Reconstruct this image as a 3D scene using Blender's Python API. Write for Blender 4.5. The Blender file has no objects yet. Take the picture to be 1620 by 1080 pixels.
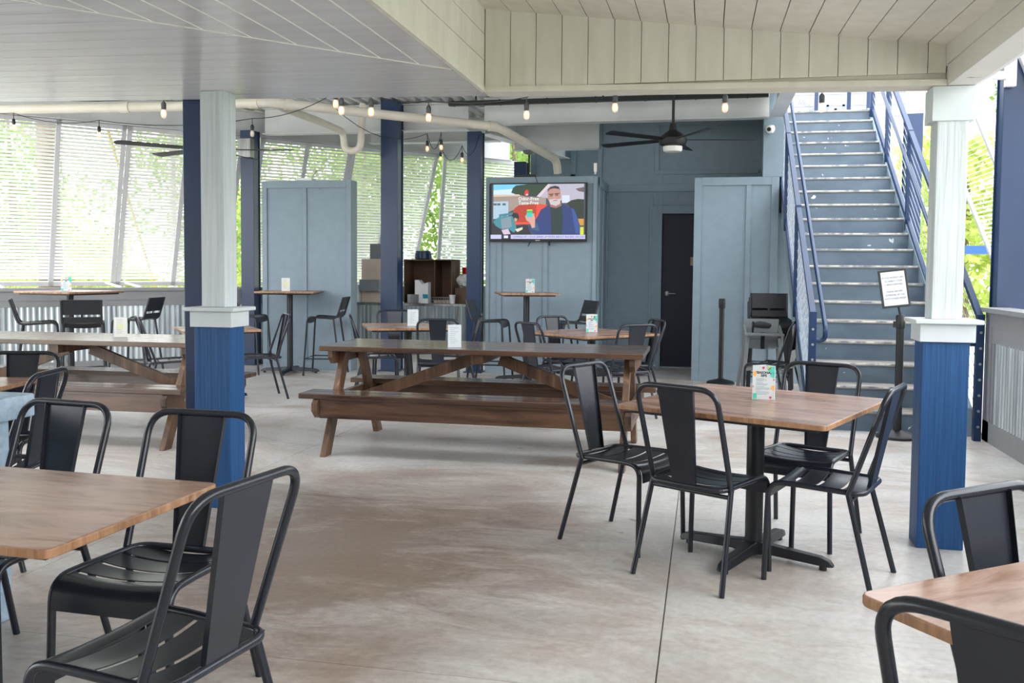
import bpy, math, random
from mathutils import Matrix, Vector
random.seed(7)
sc = bpy.context.scene
COL = sc.collection

# ------------------------------------------------------------------ camera, sky, light, exposure
cam_d = bpy.data.cameras.new('camera'); cam = bpy.data.objects.new('camera', cam_d); COL.objects.link(cam)
cam_d.sensor_width = 36.0; cam_d.lens = 1450.0/1620.0*36.0; cam_d.shift_y = -0.02346; cam_d.clip_end = 400
_right = Vector((0.97833, 0.20687, 0.00834)); _down = Vector((0.01905, -0.04987, -0.99857)); _fwd = Vector((-0.20616, 0.97710, -0.05273))
_up = -_down; _b = -_fwd
cam.matrix_world = Matrix(((_right.x, _up.x, _b.x, 0), (_right.y, _up.y, _b.y, 0), (_right.z, _up.z, _b.z, 1.39), (0, 0, 0, 1)))
sc.camera = cam

w = bpy.data.worlds.new('sky'); sc.world = w; w.use_nodes = True
nt = w.node_tree; bg = nt.nodes['Background']
tc = nt.nodes.new('ShaderNodeTexCoord'); sep = nt.nodes.new('ShaderNodeSeparateXYZ'); cr = nt.nodes.new('ShaderNodeValToRGB')
nt.links.new(tc.outputs['Generated'], sep.inputs[0]); nt.links.new(sep.outputs['Z'], cr.inputs[0]); nt.links.new(cr.outputs[0], bg.inputs[0])
cr.color_ramp.elements[0].position = 0.0; cr.color_ramp.elements[0].color = (1.0, 1.0, 1.0, 1)
cr.color_ramp.elements[1].position = 0.6; cr.color_ramp.elements[1].color = (0.88, 0.93, 1.0, 1)
bg.inputs[1].default_value = 3.0
sun_d = bpy.data.lights.new('sun', 'SUN'); sun_d.energy = 1.2; sun_d.angle = math.radians(50); sun_d.color = (1, 0.97, 0.92)
sun = bpy.data.objects.new('sun', sun_d); COL.objects.link(sun)
sun.rotation_euler = (math.radians(60), 0, math.radians(65))   # from the open right side, in front of the pillars
sc.view_settings.view_transform = 'Standard'; sc.view_settings.look = 'None'; sc.view_settings.gamma = 1; sc.view_settings.use_curve_mapping = False
sc.view_settings.exposure = 0.8

# ------------------------------------------------------------------ materials
def lin(c): return tuple(((x/255/12.92) if x/255 <= .04045 else ((x/255+.055)/1.055)**2.4) for x in c)+(1,)
def base(name, rough=.5, metal=0.0, spec=.5):
    m = bpy.data.materials.new(name); m.use_nodes = True; n = m.node_tree; b = n.nodes['Principled BSDF']
    b.inputs['Roughness'].default_value = rough; b.inputs['Metallic'].default_value = metal; b.inputs['Specular IOR Level'].default_value = spec
    return m, n, b
def noisemat(name, c1, c2, rough=.5, metal=0.0, scale=(4, 4, 4), detail=6, lo=.35, hi=.65, bump=0.0, spec=.5, chips=None, chip_lo=.68, chip_scale=14):
    m, n, b = base(name, rough, metal, spec)
    t = n.nodes.new('ShaderNodeTexCoord'); mp = n.nodes.new('ShaderNodeMapping'); no = n.nodes.new('ShaderNodeTexNoise'); r = n.nodes.new('ShaderNodeValToRGB')
    mp.inputs['Scale'].default_value = scale; no.inputs['Scale'].default_value = 1; no.inputs['Detail'].default_value = detail
    n.links.new(t.outputs['Object'], mp.inputs[0]); n.links.new(mp.outputs[0], no.inputs[0]); n.links.new(no.outputs['Fac'], r.inputs[0])
    r.color_ramp.elements[0].position = lo; r.color_ramp.elements[0].color = lin(c1); r.color_ramp.elements[1].position = hi; r.color_ramp.elements[1].color = lin(c2)
    out = r.outputs[0]
    if chips:
        n2 = n.nodes.new('ShaderNodeTexNoise'); n2.inputs['Scale'].default_value = chip_scale; n2.inputs['Detail'].default_value = 4; n.links.new(t.outputs['Object'], n2.inputs[0])
        r2 = n.nodes.new('ShaderNodeValToRGB'); r2.color_ramp.elements[0].position = chip_lo; r2.color_ramp.elements[1].position = chip_lo+.02
        mx = n.nodes.new('ShaderNodeMix'); mx.data_type = 'RGBA'; n.links.new(n2.outputs['Fac'], r2.inputs[0]); n.links.new(r2.outputs[0], mx.inputs[0])
        n.links.new(out, mx.inputs[6]); mx.inputs[7].default_value = lin(chips); out = mx.outputs[2]
    n.links.new(out, b.inputs['Base Color'])
    if bump:
        bu = n.nodes.new('ShaderNodeBump'); bu.inputs['Strength'].default_value = bump; bu.inputs['Distance'].default_value = .01
        n.links.new(no.outputs['Fac'], bu.inputs['Height']); n.links.new(bu.outputs[0], b.inputs['Normal'])
    return m
def flat(name, c, rough=.5, metal=0.0, spec=.5):
    c2 = tuple(min(255, x*1.02+1) for x in c)
    return noisemat(name, c, c2, rough, metal, (9, 9, 9), 3, spec=spec)
def emis(name, c, s=1.0):
    m, n, b = base(name, .4); b.inputs['Base Color'].default_value = (0.02, 0.02, 0.02, 1); b.inputs['Emission Color'].default_value = lin(c); b.inputs['Emission Strength'].default_value = s
    return m
def wood(name, cols, axis=0, freq=9.0, rough=.35, stretch=14, bump=.15, coat=0.0, plank=None, plank_axis=1):
    m, n, b = base(name, rough)
    t = n.nodes.new('ShaderNodeTexCoord'); mp = n.nodes.new('ShaderNodeMapping'); s = [freq*2]*3; s[axis] = freq*2/stretch
    mp.inputs['Scale'].default_value = s; no = n.nodes.new('ShaderNodeTexNoise'); no.inputs['Scale'].default_value = 1; no.inputs['Detail'].default_value = 8; no.inputs['Roughness'].default_value = .62; no.inputs['Distortion'].default_value = .6
    r = n.nodes.new('ShaderNodeValToRGB'); el = r.color_ramp.elements
    k = len(cols)
    el[0].position = .28; el[0].color = lin(cols[0]); el[1].position = .74; el[1].color = lin(cols[-1])
    for i in range(1, k-1):
        e = el.new(.28+.46*i/(k-1)); e.color = lin(cols[i])
    n.links.new(t.outputs['Object'], mp.inputs[0]); n.links.new(mp.outputs[0], no.inputs[0]); n.links.new(no.outputs['Fac'], r.inputs[0])
    # large soft patches
    n2 = n.nodes.new('ShaderNodeTexNoise'); n2.inputs['Scale'].default_value = 3.2; n2.inputs['Detail'].default_value = 3
    mp2 = n.nodes.new('ShaderNodeMapping'); s2 = [2.4]*3; s2[axis] = .45; mp2.inputs['Scale'].default_value = s2; n2.inputs['Scale'].default_value = 1.6; n.links.new(t.outputs['Object'], mp2.inputs[0]); n.links.new(mp2.outputs[0], n2.inputs[0])
    hs = n.nodes.new('ShaderNodeHueSaturation'); mr = n.nodes.new('ShaderNodeMapRange'); mr.inputs[1].default_value = .3; mr.inputs[2].default_value = .7; mr.inputs[3].default_value = .72; mr.inputs[4].default_value = 1.2
    n.links.new(n2.outputs['Fac'], mr.inputs[0]); n.links.new(mr.outputs[0], hs.inputs['Value']); n.links.new(r.outputs[0], hs.inputs['Color'])
    n.links.new(hs.outputs[0], b.inputs['Base Color'])
    bu = n.nodes.new('ShaderNodeBump'); bu.inputs['Strength'].default_value = bump; bu.inputs['Distance'].default_value = .01
    n.links.new(no.outputs['Fac'], bu.inputs['Height']); n.links.new(bu.outputs[0], b.inputs['Normal'])
    if coat: b.inputs['Coat Weight'].default_value = coat; b.inputs['Coat Roughness'].default_value = .12
    return m

def floor_mat():
    m, n, b = base('stained_concrete', .38)
    L = n.links.new; N = n.nodes.new
    t = N('ShaderNodeTexCoord')
    def noise(sc_, det, dis=0, scale=(1, 1, 1), rough=.55):
        mp = N('ShaderNodeMapping'); mp.inputs['Scale'].default_value = scale; L(t.outputs['Object'], mp.inputs[0])
        o = N('ShaderNodeTexNoise'); o.inputs['Scale'].default_value = sc_; o.inputs['Detail'].default_value = det; o.inputs['Distortion'].default_value = dis; o.inputs['Roughness'].default_value = rough; L(mp.outputs[0], o.inputs[0]); return o
    def ramp(src, a, ca, b_, cb):
        r = N('ShaderNodeValToRGB'); r.color_ramp.elements[0].position = a; r.color_ramp.elements[0].color = ca; r.color_ramp.elements[1].position = b_; r.color_ramp.elements[1].color = cb; L(src, r.inputs[0]); return r
    def mix(f, a, c, kind='MIX'):
        x = N('ShaderNodeMix'); x.data_type = 'RGBA'; x.blend_type = kind
        if isinstance(f, float): x.inputs[0].default_value = f
        else: L(f, x.inputs[0])
        L(a, x.inputs[6])
        if isinstance(c, tuple): x.inputs[7].default_value = c
        else: L(c, x.inputs[7])
        return x.outputs[2]
    n1 = noise(1.3, 9, .4, rough=.65); c0 = ramp(n1.outputs['Fac'], .3, lin((196, 192, 187)), .72, lin((226, 222, 216)))
    n2 = noise(.7, 9, .9, (.8, 1.5, 1), .72); f2 = ramp(n2.outputs['Fac'], .47, (0, 0, 0, 1), .66, (.8, .8, .8, 1))
    c1 = mix(f2.outputs[0], c0.outputs[0], lin((168, 145, 127)))
    n3 = noise(1.0, 10, .6, (.8, 1.7, 1), .76); n3.noise_dimensions = '3D'; f3 = ramp(n3.outputs['Fac'], .56, (0, 0, 0, 1), .72, (.7, .7, .7, 1))
    c2 = mix(f3.outputs[0], c1, lin((120, 114, 110)))
    # extra stain where the walkway is worn (in front of the picnic table)
    mp = N('ShaderNodeMapping'); mp.inputs['Location'].default_value = (.75, -1.26, 0); mp.inputs['Scale'].default_value = (.42, .3, 1); L(t.outputs['Object'], mp.inputs[0])
    gr = N('ShaderNodeTexGradient'); gr.gradient_type = 'SPHERICAL'; L(mp.outputs[0], gr.inputs[0])
    n4 = noise(2.6, 10, .8, (.6, 1.5, 1), .8); mu = N('ShaderNodeMath'); mu.operation = 'MULTIPLY'; L(gr.outputs['Fac'], mu.inputs[0]); L(n4.outputs['Fac'], mu.inputs[1])
    f4 = ramp(mu.outputs[0], .17, (0, 0, 0, 1), .40, (.85, .85, .85, 1)); c3 = mix(f4.outputs[0], c2, lin((128, 108, 94)))
    n5 = noise(28, 4); f5 = ramp(n5.outputs['Fac'], .3, (.86, .86, .86, 1), .7, (1.05, 1.05, 1.05, 1)); c4 = mix(1.0, c3, f5.outputs[0], 'MULTIPLY')
    n6 = noise(6, 5, .3); f6 = ramp(n6.outputs['Fac'], .705, (0, 0, 0, 1), .73, (.6, .6, .6, 1)); c5 = mix(f6.outputs[0], c4, lin((105, 90, 78)))
    L(c5, b.inputs['Base Color'])
    mr = N('ShaderNodeMapRange'); mr.inputs[3].default_value = .24; mr.inputs[4].default_value = .5; L(n1.outputs['Fac'], mr.inputs[0]); L(mr.outputs[0], b.inputs['Roughness'])
    bu = N('ShaderNodeBump'); bu.inputs['Strength'].default_value = .06; bu.inputs['Distance'].default_value = .01; L(n5.outputs['Fac'], bu.inputs['Height']); L(bu.outputs[0], b.inputs['Normal'])
    return m

M = {}
M['floor'] = floor_mat()
M['wall'] = flat('blue_grey_paint', (128, 146, 158), .55)
M['wallgrey'] = flat('grey_paint', (138, 140, 142), .55)
M['navy'] = noisemat('navy_steel_paint', (14, 42, 78), (19, 49, 88), .32, 0, (3, 3, 1), chips=(150, 160, 170), chip_lo=.79, chip_scale=22)
M['bluewood'] = noisemat('blue_painted_timber', (10, 68, 120), (20, 80, 134), .5, 0, (60, 60, 2), bump=.35, chips=(195, 175, 150), chip_lo=.755, chip_scale=18)
M['post'] = noisemat('pale_grey_painted_timber', (196, 205, 208), (212, 220, 223), .55, 0, (50, 50, 2), bump=.4)
M['cap'] = flat('pale_grey_trim_paint', (205, 213, 216), .5)
M['soffit'] = noisemat('glossy_white_soffit', (222, 222, 223), (232, 232, 233), .16, 0, (2, 20, 2), bump=.12)
M['lit_groove'] = flat('painted_groove_light', (246, 246, 240), .4)  # bright colour stands for light caught in the soffit grooves
M['cream'] = noisemat('cream_white_boards', (226, 223, 210), (236, 233, 221), .5, 0, (12, 12, 3), bump=.12)
M['beamw'] = noisemat('off_white_beam', (214, 211, 205), (228, 226, 220), .5, 0, (2, 2, 2), chips=(165, 140, 120), chip_lo=.74, chip_scale=5)
M['white'] = flat('white_paint', (228, 228, 228), .45)
M['steelw'] = noisemat('white_steel', (205, 207, 208), (222, 223, 222), .45, 0, (2, 2, 2), chips=(160, 130, 105), chip_lo=.76, chip_scale=6)
M['pvc'] = noisemat('cream_pvc_pipe', (214, 207, 192), (226, 220, 206), .35)
M['slat'] = flat('white_aluminium_slat', (238, 238, 236), .5)
M['frame'] = flat('white_aluminium_frame', (205, 205, 208), .45)
M['galv'] = noisemat('galvanised_corrugated', (150, 160, 166), (205, 212, 215), .32, .55, (14, 14, .8), bump=0)
M['chair'] = noisemat('charcoal_powder_coat', (33, 37, 45), (39, 43, 52), .27, .1, (5, 5, 5))
M['black'] = flat('black_metal', (26, 29, 34), .38)
M['blackp'] = flat('black_plastic', (18, 19, 21), .5)
M['tabletop'] = wood('worn_wood_laminate', [(104, 76, 60), (146, 110, 90), (172, 140, 122), (150, 116, 98), (166, 146, 138)], 0, 5, .27, 5, .03)
M['tableedge'] = wood('wood_edge_band', [(120, 86, 60), (160, 120, 88), (184, 146, 112)], 2, 20, .4, 6, .05)
M['picnic'] = wood('varnished_brown_timber', [(38, 27, 21), (74, 53, 41), (98, 72, 54), (66, 49, 40)], 0, 6, .26, 12, .25, .6)
M['picnicleg'] = wood('worn_brown_timber', [(54, 38, 28), (90, 66, 48), (108, 80, 58), (150, 116, 84)], 2, 8, .42, 10, .3)
M['brass'] = flat('brushed_steel', (190, 190, 186), .25, .9)
M['screw'] = flat('zinc_bolt', (170, 174, 178), .3, .8)
M['stainless'] = noisemat('stainless_steel', (120, 122, 122), (150, 152, 150), .3, .8, (30, 2, 2))
M['card'] = flat('card_white', (214, 222, 224), .3)
M['cardboard'] = noisemat('cardboard', (150, 120, 92), (178, 148, 120), .8, 0, (6, 6, 6))
M['cardboardw'] = noisemat('pale_cardboard', (205, 186, 168), (222, 205, 188), .8, 0, (3, 3, 3))
M['cbdark'] = noisemat('brown_cardboard', (92, 70, 54), (108, 84, 66), .8, 0, (3, 3, 3))
M['riser'] = noisemat('blue_grey_stair_paint', (78, 94, 109), (92, 108, 122), .5, 0, (3, 3, 6), chips=(196, 200, 202), chip_lo=.70, chip_scale=9)
M['tread'] = noisemat('worn_tread', (118, 115, 110), (160, 155, 147), .6, 0, (6, 10, 6), lo=.3, hi=.7)
M['nose'] = noisemat('worn_white_nosing', (120, 130, 140), (214, 210, 202), .6, 0, (10, 2, 2), lo=.4, hi=.6)
M['doorn'] = flat('navy_door_paint', (10, 16, 36), .55)
M['greyplastic'] = flat('grey_plastic', (128, 132, 134), .5)
M['red'] = flat('red_plastic', (206, 24, 22), .35)
M['blocks'] = noisemat('pale_blue_painted_block', (150, 174, 196), (172, 194, 212), .7, 0, (30, 30, 30), bump=.8, chips=(90, 100, 112), chip_lo=.68, chip_scale=30)
M['leafg'] = noisemat('green_leaves', (172, 190, 96), (222, 228, 146), .7, 0, (1.5, 1.5, 1.5))
M['leafd'] = noisemat('dark_green_leaves', (112, 146, 76), (168, 192, 110), .7, 0, (1.5, 1.5, 1.5))
for k_ in ('leafg', 'leafd'):
    n_ = M[k_].node_tree; pb = n_.nodes['Principled BSDF']; tr = n_.nodes.new('ShaderNodeBsdfTranslucent'); mx_ = n_.nodes.new('ShaderNodeMixShader'); mx_.inputs[0].default_value = .55
    n_.links.new(pb.inputs['Base Color'].links[0].from_socket, tr.inputs[0]); n_.links.new(pb.outputs[0], mx_.inputs[1]); n_.links.new(tr.outputs[0], mx_.inputs[2]); n_.links.new(mx_.outputs[0], n_.nodes['Material Output'].inputs[0])
M['bark'] = noisemat('bark', (110, 96, 82), (140, 126, 110), .9, 0, (6, 6, 2))
M['grass'] = noisemat('grass', (110, 132, 60), (150, 162, 88), .9, 0, (.6, .6, .6))
M['pale'] = noisemat('pale_concrete', (206, 204, 198), (222, 220, 214), .8, 0, (.5, .5, .5))
M['brick'] = noisemat('red_brick', (150, 84, 70), (178, 112, 96), .9, 0, (20, 20, 20))
M['brightblue'] = flat('bright_blue_paint', (20, 76, 180), .4)
M['yellow'] = flat('yellow_plastic', (236, 206, 40), .5)
M['bag'] = noisemat('clear_plastic_bag', (190, 190, 188), (230, 230, 228), .2, 0, (18, 18, 18), bump=1)
M['cable'] = flat('cable_steel', (150, 158, 168), .35, .6)
M['bulb'] = None
def glassy():
    m, n, b = base('warm_bulb_glass', .05); b.inputs['Base Color'].default_value = (1, .85, .7, 1); b.inputs['Alpha'].default_value = .35; return m
M['bulb'] = glassy()
M['fil'] = emis('glowing_filament', (255, 165, 85), 8)
M['filoff'] = flat('unlit_filament', (220, 220, 220))
M['lens'] = flat('frosted_lens', (226, 226, 220), .4)
M['ink'] = flat('black_ink', (24, 34, 44), .6)
M['acrylic'] = flat('acrylic_sheet', (205, 214, 220), .12)

# ------------------------------------------------------------------ mesh builder
class MB:
    def __init__(s): s.v = []; s.f = []; s.mi = []; s.cur = 0
    def add(s, vs, fs):
        o = len(s.v); s.v += [tuple(v) for v in vs]; s.f += [tuple(i+o for i in f) for f in fs]; s.mi += [s.cur]*len(fs); return s
    def box(s, x0, x1, y0, y1, z0, z1, M_=None):
        vs = [Vector((x, y, z)) for z in (z0, z1) for y in (y0, y1) for x in (x0, x1)]
        if M_ is not None: vs = [M_ @ v for v in vs]
        return s.add(vs, [(0, 2, 3, 1), (4, 5, 7, 6), (0, 1, 5, 4), (1, 3, 7, 5), (3, 2, 6, 7), (2, 0, 4, 6)])
    def beam(s, a, b, w_, h, up=(0, 0, 1)):      # rectangular bar from a to b
        a = Vector(a); b = Vector(b); d = (b-a).normalized(); u = Vector(up); x = d.cross(u).normalized(); z = x.cross(d).normalized()
        vs = []
        for p in (a, b):
            for (i, j) in ((-1, -1), (1, -1), (1, 1), (-1, 1)): vs.append(p + x*(i*w_/2) + z*(j*h/2))
        return s.add(vs, [(3, 2, 1, 0), (4, 5, 6, 7), (0, 1, 5, 4), (1, 2, 6, 5), (2, 3, 7, 6), (3, 0, 4, 7)])
    def prism(s, poly, fn, t0, t1):               # poly 2D, fn(u,v,t)->xyz
        n = len(poly); vs = [fn(u, v, t0) for u, v in poly]+[fn(u, v, t1) for u, v in poly]
        return s.add(vs, [tuple(range(n))[::-1], tuple(range(n, 2*n))]+[(i, (i+1) % n, n+(i+1) % n, n+i) for i in range(n)])
    def tube(s, pts, r, seg=10, closed=False):
        pts = [Vector(p) for p in pts]; n = len(pts); rs = r if isinstance(r, (list, tuple)) else [r]*n
        T = []
        for i in range(n):
            if closed: d = pts[(i+1) % n]-pts[i-1]
            else: d = (pts[min(i+1, n-1)]-pts[max(i-1, 0)])
            T.append(d.normalized())
        ref = Vector((0, 0, 1)) if abs(T[0].z) < .9 else Vector((1, 0, 0))
        x = T[0].cross(ref).normalized(); vs = []
        for i in range(n):
            x = (x - T[i]*x.dot(T[i])).normalized(); y = T[i].cross(x)
            for k in range(seg):
                a = 2*math.pi*k/seg; vs.append(pts[i]+(x*math.cos(a)+y*math.sin(a))*rs[i])
        fs = []
        for i in range(n if closed else n-1):
            j = (i+1) % n
            for k in range(seg): fs.append((i*seg+k, i*seg+(k+1) % seg, j*seg+(k+1) % seg, j*seg+k))
        if not closed: fs += [tuple(range(seg))[::-1], tuple(range((n-1)*seg, n*seg))]
        return s.add(vs, fs)
    def cyl(s, a, b, r0, r1=None, seg=20): return s.tube([a, b], [r0, r0 if r1 is None else r1], seg)
    def lathe(s, prof, c=(0, 0, 0), seg=20):      # prof (r,z)
        vs = []; n = len(prof)
        for r, z in prof:
            for k in range(seg):
                a = 2*math.pi*k/seg; vs.append((c[0]+r*math.cos(a), c[1]+r*math.sin(a), c[2]+z))
        fs = [(i*seg+k, i*seg+(k+1) % seg, (i+1)*seg+(k+1) % seg, (i+1)*seg+k) for i in range(n-1) for k in range(seg)]
        fs += [tuple(range(seg))[::-1], tuple(range((n-1)*seg, n*seg))]
        return s.add(vs, fs)
    def sheet(s, grid, th=.003):                  # grid rows of points, thickened along averaged normal
        R_ = len(grid); C_ = len(grid[0]); g = [[Vector(p) for p in row] for row in grid]
        def nrm(i, j):
            a = g[min(i+1, R_-1)][j]-g[max(i-1, 0)][j]; b = g[i][min(j+1, C_-1)]-g[i][max(j-1, 0)]; return a.cross(b).normalized()
        top = [g[i][j] for i in range(R_) for j in range(C_)]; bot = [g[i][j]+nrm(i, j)*th for i in range(R_) for j in range(C_)]
        o = R_*C_; fs = []
        for i in range(R_-1):
            for j in range(C_-1):
                a, b, c, d = i*C_+j, i*C_+j+1, (i+1)*C_+j+1, (i+1)*C_+j
                fs += [(a, b, c, d), (o+d, o+c, o+b, o+a)]
        for i in range(R_-1): fs += [(i*C_, (i+1)*C_, o+(i+1)*C_, o+i*C_), (o+i*C_+C_-1, o+(i+1)*C_+C_-1, (i+1)*C_+C_-1, i*C_+C_-1)]
        for j in range(C_-1): fs += [(o+j, o+j+1, j+1, j), ((R_-1)*C_+j, (R_-1)*C_+j+1, o+(R_-1)*C_+j+1, o+(R_-1)*C_+j)]
        return s.add(top+bot, fs)
    def build(s, name, mat, parent=None, bevel=0.0, smooth=True):
        me = bpy.data.meshes.new(name); me.from_pydata(s.v, [], s.f)
        for m in (mat if isinstance(mat, (list, tuple)) else [mat]): me.materials.append(m)
        me.polygons.foreach_set('material_index', s.mi)
        if smooth:
            me.polygons.foreach_set('use_smooth', [True]*len(me.polygons)); me.set_sharp_from_angle(angle=math.radians(35))
        me.update()
        o = bpy.data.objects.new(name, me); COL.objects.link(o)
        if parent: o.parent = parent
        if bevel:
            b = o.modifiers.new('bevel', 'BEVEL'); b.width = bevel; b.segments = 2; b.limit_method = 'ANGLE'; b.angle_limit = math.radians(40); b.harden_normals = True
        return o

def fillet(pts, r, n=6):
    pts = [Vector(p) for p in pts]; out = [pts[0]]
    for i in range(1, len(pts)-1):
        a, b, c = pts[i-1], pts[i], pts[i+1]; u = (a-b); v = (c-b); k = min(r, u.length*.49, v.length*.49)
        p0 = b+u.normalized()*k; p2 = b+v.normalized()*k
        for t in range(n+1):
            t /= n; out.append(p0*(1-t)**2+b*2*t*(1-t)+p2*t*t)
    out.append(pts[-1]); return out

def tag(o, label=None, cat=None, group=None, kind=None):
    if label: o['label'] = label
    if cat: o['category'] = cat
    if group: o['group'] = group
    if kind: o['kind'] = kind
    return o
def struct(o, label=None): return tag(o, label, None, None, 'structure')
def empty(name, loc=(0, 0, 0), rz=0, label=None, cat=None, group=None):
    o = bpy.data.objects.new(name, None); COL.objects.link(o); o.location = loc; o.rotation_euler = (0, 0, rz); o.empty_display_size = .1
    return tag(o, label, cat, group)
def copy_tree(o, parent=None):
    c = o.copy(); COL.objects.link(c)
    if parent is not None: c.parent = parent
    for ch in list(o.children): copy_tree(ch, c)
    return c
def place(proto, used, loc, rz, label, group=None):
    o = proto if not used else copy_tree(proto)
    o.location = loc; o.rotation_euler = (0, 0, rz); o['label'] = label
    if group: o['group'] = group
    return o
def text_mesh(txt, size, mat, name, parent, M_, align='CENTER', ext=.0004, bold=0.0, sx=1.0):
    cu = bpy.data.curves.new('t', 'FONT'); cu.body = txt; cu.size = size; cu.align_x = align; cu.align_y = 'CENTER'; cu.extrude = ext; cu.offset = bold; cu.resolution_u = 2
    to = bpy.data.objects.new('t', cu); COL.objects.link(to); bpy.context.view_layer.update()
    me = bpy.data.meshes.new_from_object(to.evaluated_get(bpy.context.evaluated_depsgraph_get()))
    bpy.data.objects.remove(to); bpy.data.curves.remove(cu)
    me.materials.clear(); me.materials.append(mat); me.name = name
    me.transform(M_ @ Matrix.Diagonal((sx, 1, 1, 1)))
    o = bpy.data.objects.new(name, me); COL.objects.link(o); o.parent = parent
    return o
R_ = math.radians
FRONT = Matrix.Rotation(R_(90), 4, 'X')          # text upright facing -Y

# ================================================================== SETTING
# floor slab with control joints
b = MB()
joints_x = [-9, -5.8, -2.97, -.14, 2.35]; joints_y = [-3.0, .75, 2.96, 5.17, 8.1, 11.2, 14.2, 17.6]
g = .003
for i in range(len(joints_x)-1):
    for j in range(len(joints_y)-1):
        b.box(joints_x[i]+g, joints_x[i+1]-g, joints_y[j]+g*.45, joints_y[j+1]-g*.45, -.02, 0)
b.box(-12, 2.35, -3, 17.6, -.2, -.015)
struct(b.build('floor', M['floor']))

# --- low soffit of boards (mitred) : X < -1.2 along Y, far strip along X
def zs(x): return 2.352 - .019*(x+1.2)
b = MB(); bw = .141; gp = .005
n = 0; y1 = 5.03
while n < 26:                                      # boards along X, ending on the mitre line y = x + 5.60
    ya = y1-(n+1)*bw+gp; yb = y1-n*bw; xr0 = min(-1.2, ya-5.56); xr1 = min(-1.2, yb-5.56)
    if n < 5: xr0 = xr1 = -1.21
    b.add([(-6.9, ya, zs(-6.9)), (xr0, ya, zs(xr0)), (xr1, yb, zs(xr1)), (-6.9, yb, zs(-6.9)), (-6.9, ya, zs(-6.9)+.02), (xr0, ya, zs(xr0)+.02), (xr1, yb, zs(xr1)+.02), (-6.9, yb, zs(-6.9)+.02)],
          [(3, 2, 1, 0), (4, 5, 6, 7), (0, 1, 5, 4), (1, 2, 6, 5), (2, 3, 7, 6), (3, 0, 4, 7)]); n += 1
n = 0
while n < 30:                                      # boards along Y
    xb = -1.21-n*bw; xa = xb-bw+gp; yr1 = min(xb+5.555, 4.33); yr0 = min(xa+5.555, 4.33)
    if yr0 > -2.9:
        b.add([(xa, -3, zs(xa)), (xb, -3, zs(xb)), (xb, yr1, zs(xb)), (xa, yr0, zs(xa)), (xa, -3, zs(xa)+.02), (xb, -3, zs(xb)+.02), (xb, yr1, zs(xb)+.02), (xa, yr0, zs(xa)+.02)],
              [(3, 2, 1, 0), (4, 5, 6, 7), (0, 1, 5, 4), (1, 2, 6, 5), (2, 3, 7, 6), (3, 0, 4, 7)])
    n += 1
struct(b.build('ceiling_soffit', M['soffit'], smooth=False))
b = MB()
for n in range(1, 30):
    xb = -1.21-n*bw+gp/2; yr = min(xb+5.555, 4.33)
    if yr > -2.9: b.beam((xb, -3, zs(xb)+.001), (xb, yr, zs(xb)+.001), .006, .006)
b.beam((-1.225, 4.335, zs(-1.2)+.0005), (-6.8, -1.24, zs(-6.8)+.0005), .007, .006)
struct(b.build('trim_groove_light', M['lit_groove'], smooth=False))  # thin white strips paint the lit V-grooves between boards and along the mitre
b = MB(); b.box(-6.9, -1.21, -3, 5.03, 2.48, 2.52); struct(b.build('ceiling_soffit_backing', M['white'], smooth=False))
# raised tray: far fascia, left fascia, tray ceiling
def zt(x): return 2.795-(x+1.2)*.1235
b = MB(); x = -1.195; k = 0
while x < 1.13:
    x2 = min(x+.1385, 1.135)
    b.prism([(x, 2.372), (x2-.0015, 2.372), (x2-.0015, zt(x2)+.02), (x, zt(x)+.02)], lambda u, v, t: (u, t, v), 4.905, 4.925); x += .1405
struct(b.build('wall_tray_far', M['cream'], smooth=False))
b = MB()
b.prism([(-1.2, 2.348), (1.14, 2.308), (1.14, 2.338), (-1.2, 2.378)], lambda u, v, t: (u, t, v), 4.893, 5.04)
b.prism([(-1.2, 2.36), (1.14, 2.32), (1.14, 2.9), (-1.2, 2.9)], lambda u, v, t: (u, t, v), 4.926, 5.03)
struct(b.build('trim_1', M['cream'], smooth=False))
b = MB(); z = 2.38
while z < 2.86:
    b.box(-1.215, -1.2, -3, 4.905, z, min(z+.137, 2.86)); z += .1405
b.box(-1.215, -1.193, -3, 4.905, 2.349, 2.377)
struct(b.build('wall_tray_left', M['cream'], smooth=False))
b = MB(); b.box(-1.25, -1.216, -3, 5.03, 2.36, 2.95); struct(b.build('wall_tray_backing', M['white'], smooth=False))
b = MB(); x = -1.2
def zc(x, y): return zt(x)-(4.9-y)*.03
while x < 1.15:
    x2 = min(x+.136, 1.16)
    b.add([(x, -3, zc(x, -3)), (x2, -3, zc(x2, -3)), (x2, 4.91, zc(x2, 4.91)), (x, 4.91, zc(x, 4.91)), (x, -3, zc(x, -3)+.02), (x2, -3, zc(x2, -3)+.02), (x2, 4.91, zc(x2, 4.91)+.02), (x, 4.91, zc(x, 4.91)+.02)],
          [(3, 2, 1, 0), (4, 5, 6, 7), (0, 1, 5, 4), (1, 2, 6, 5), (2, 3, 7, 6), (3, 0, 4, 7)]); x += .1405
struct(b.build('ceiling_tray', M['cream'], smooth=False))
b = MB(); b.box(-1.25, 1.3, -3, 5.03, 2.84, 2.9); struct(b.build('ceiling_tray_backing', M['white'], smooth=False))
# right edge beam
b = MB(); b.box(1.135, 1.165, -3, 4.905, 2.41, 2.62); b.box(1.142, 1.275, -3, 5.04, 2.308, 2.41); b.box(1.165, 1.25, -3, 5.04, 2.41, 2.84)
struct(b.build('trim_2', M['beamw'], bevel=.004))
b = MB(); b.box(1.285, 1.33, -3, 5.06, 2.335, 2.84); struct(b.build('trim_3', M['white'], bevel=.003))

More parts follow.
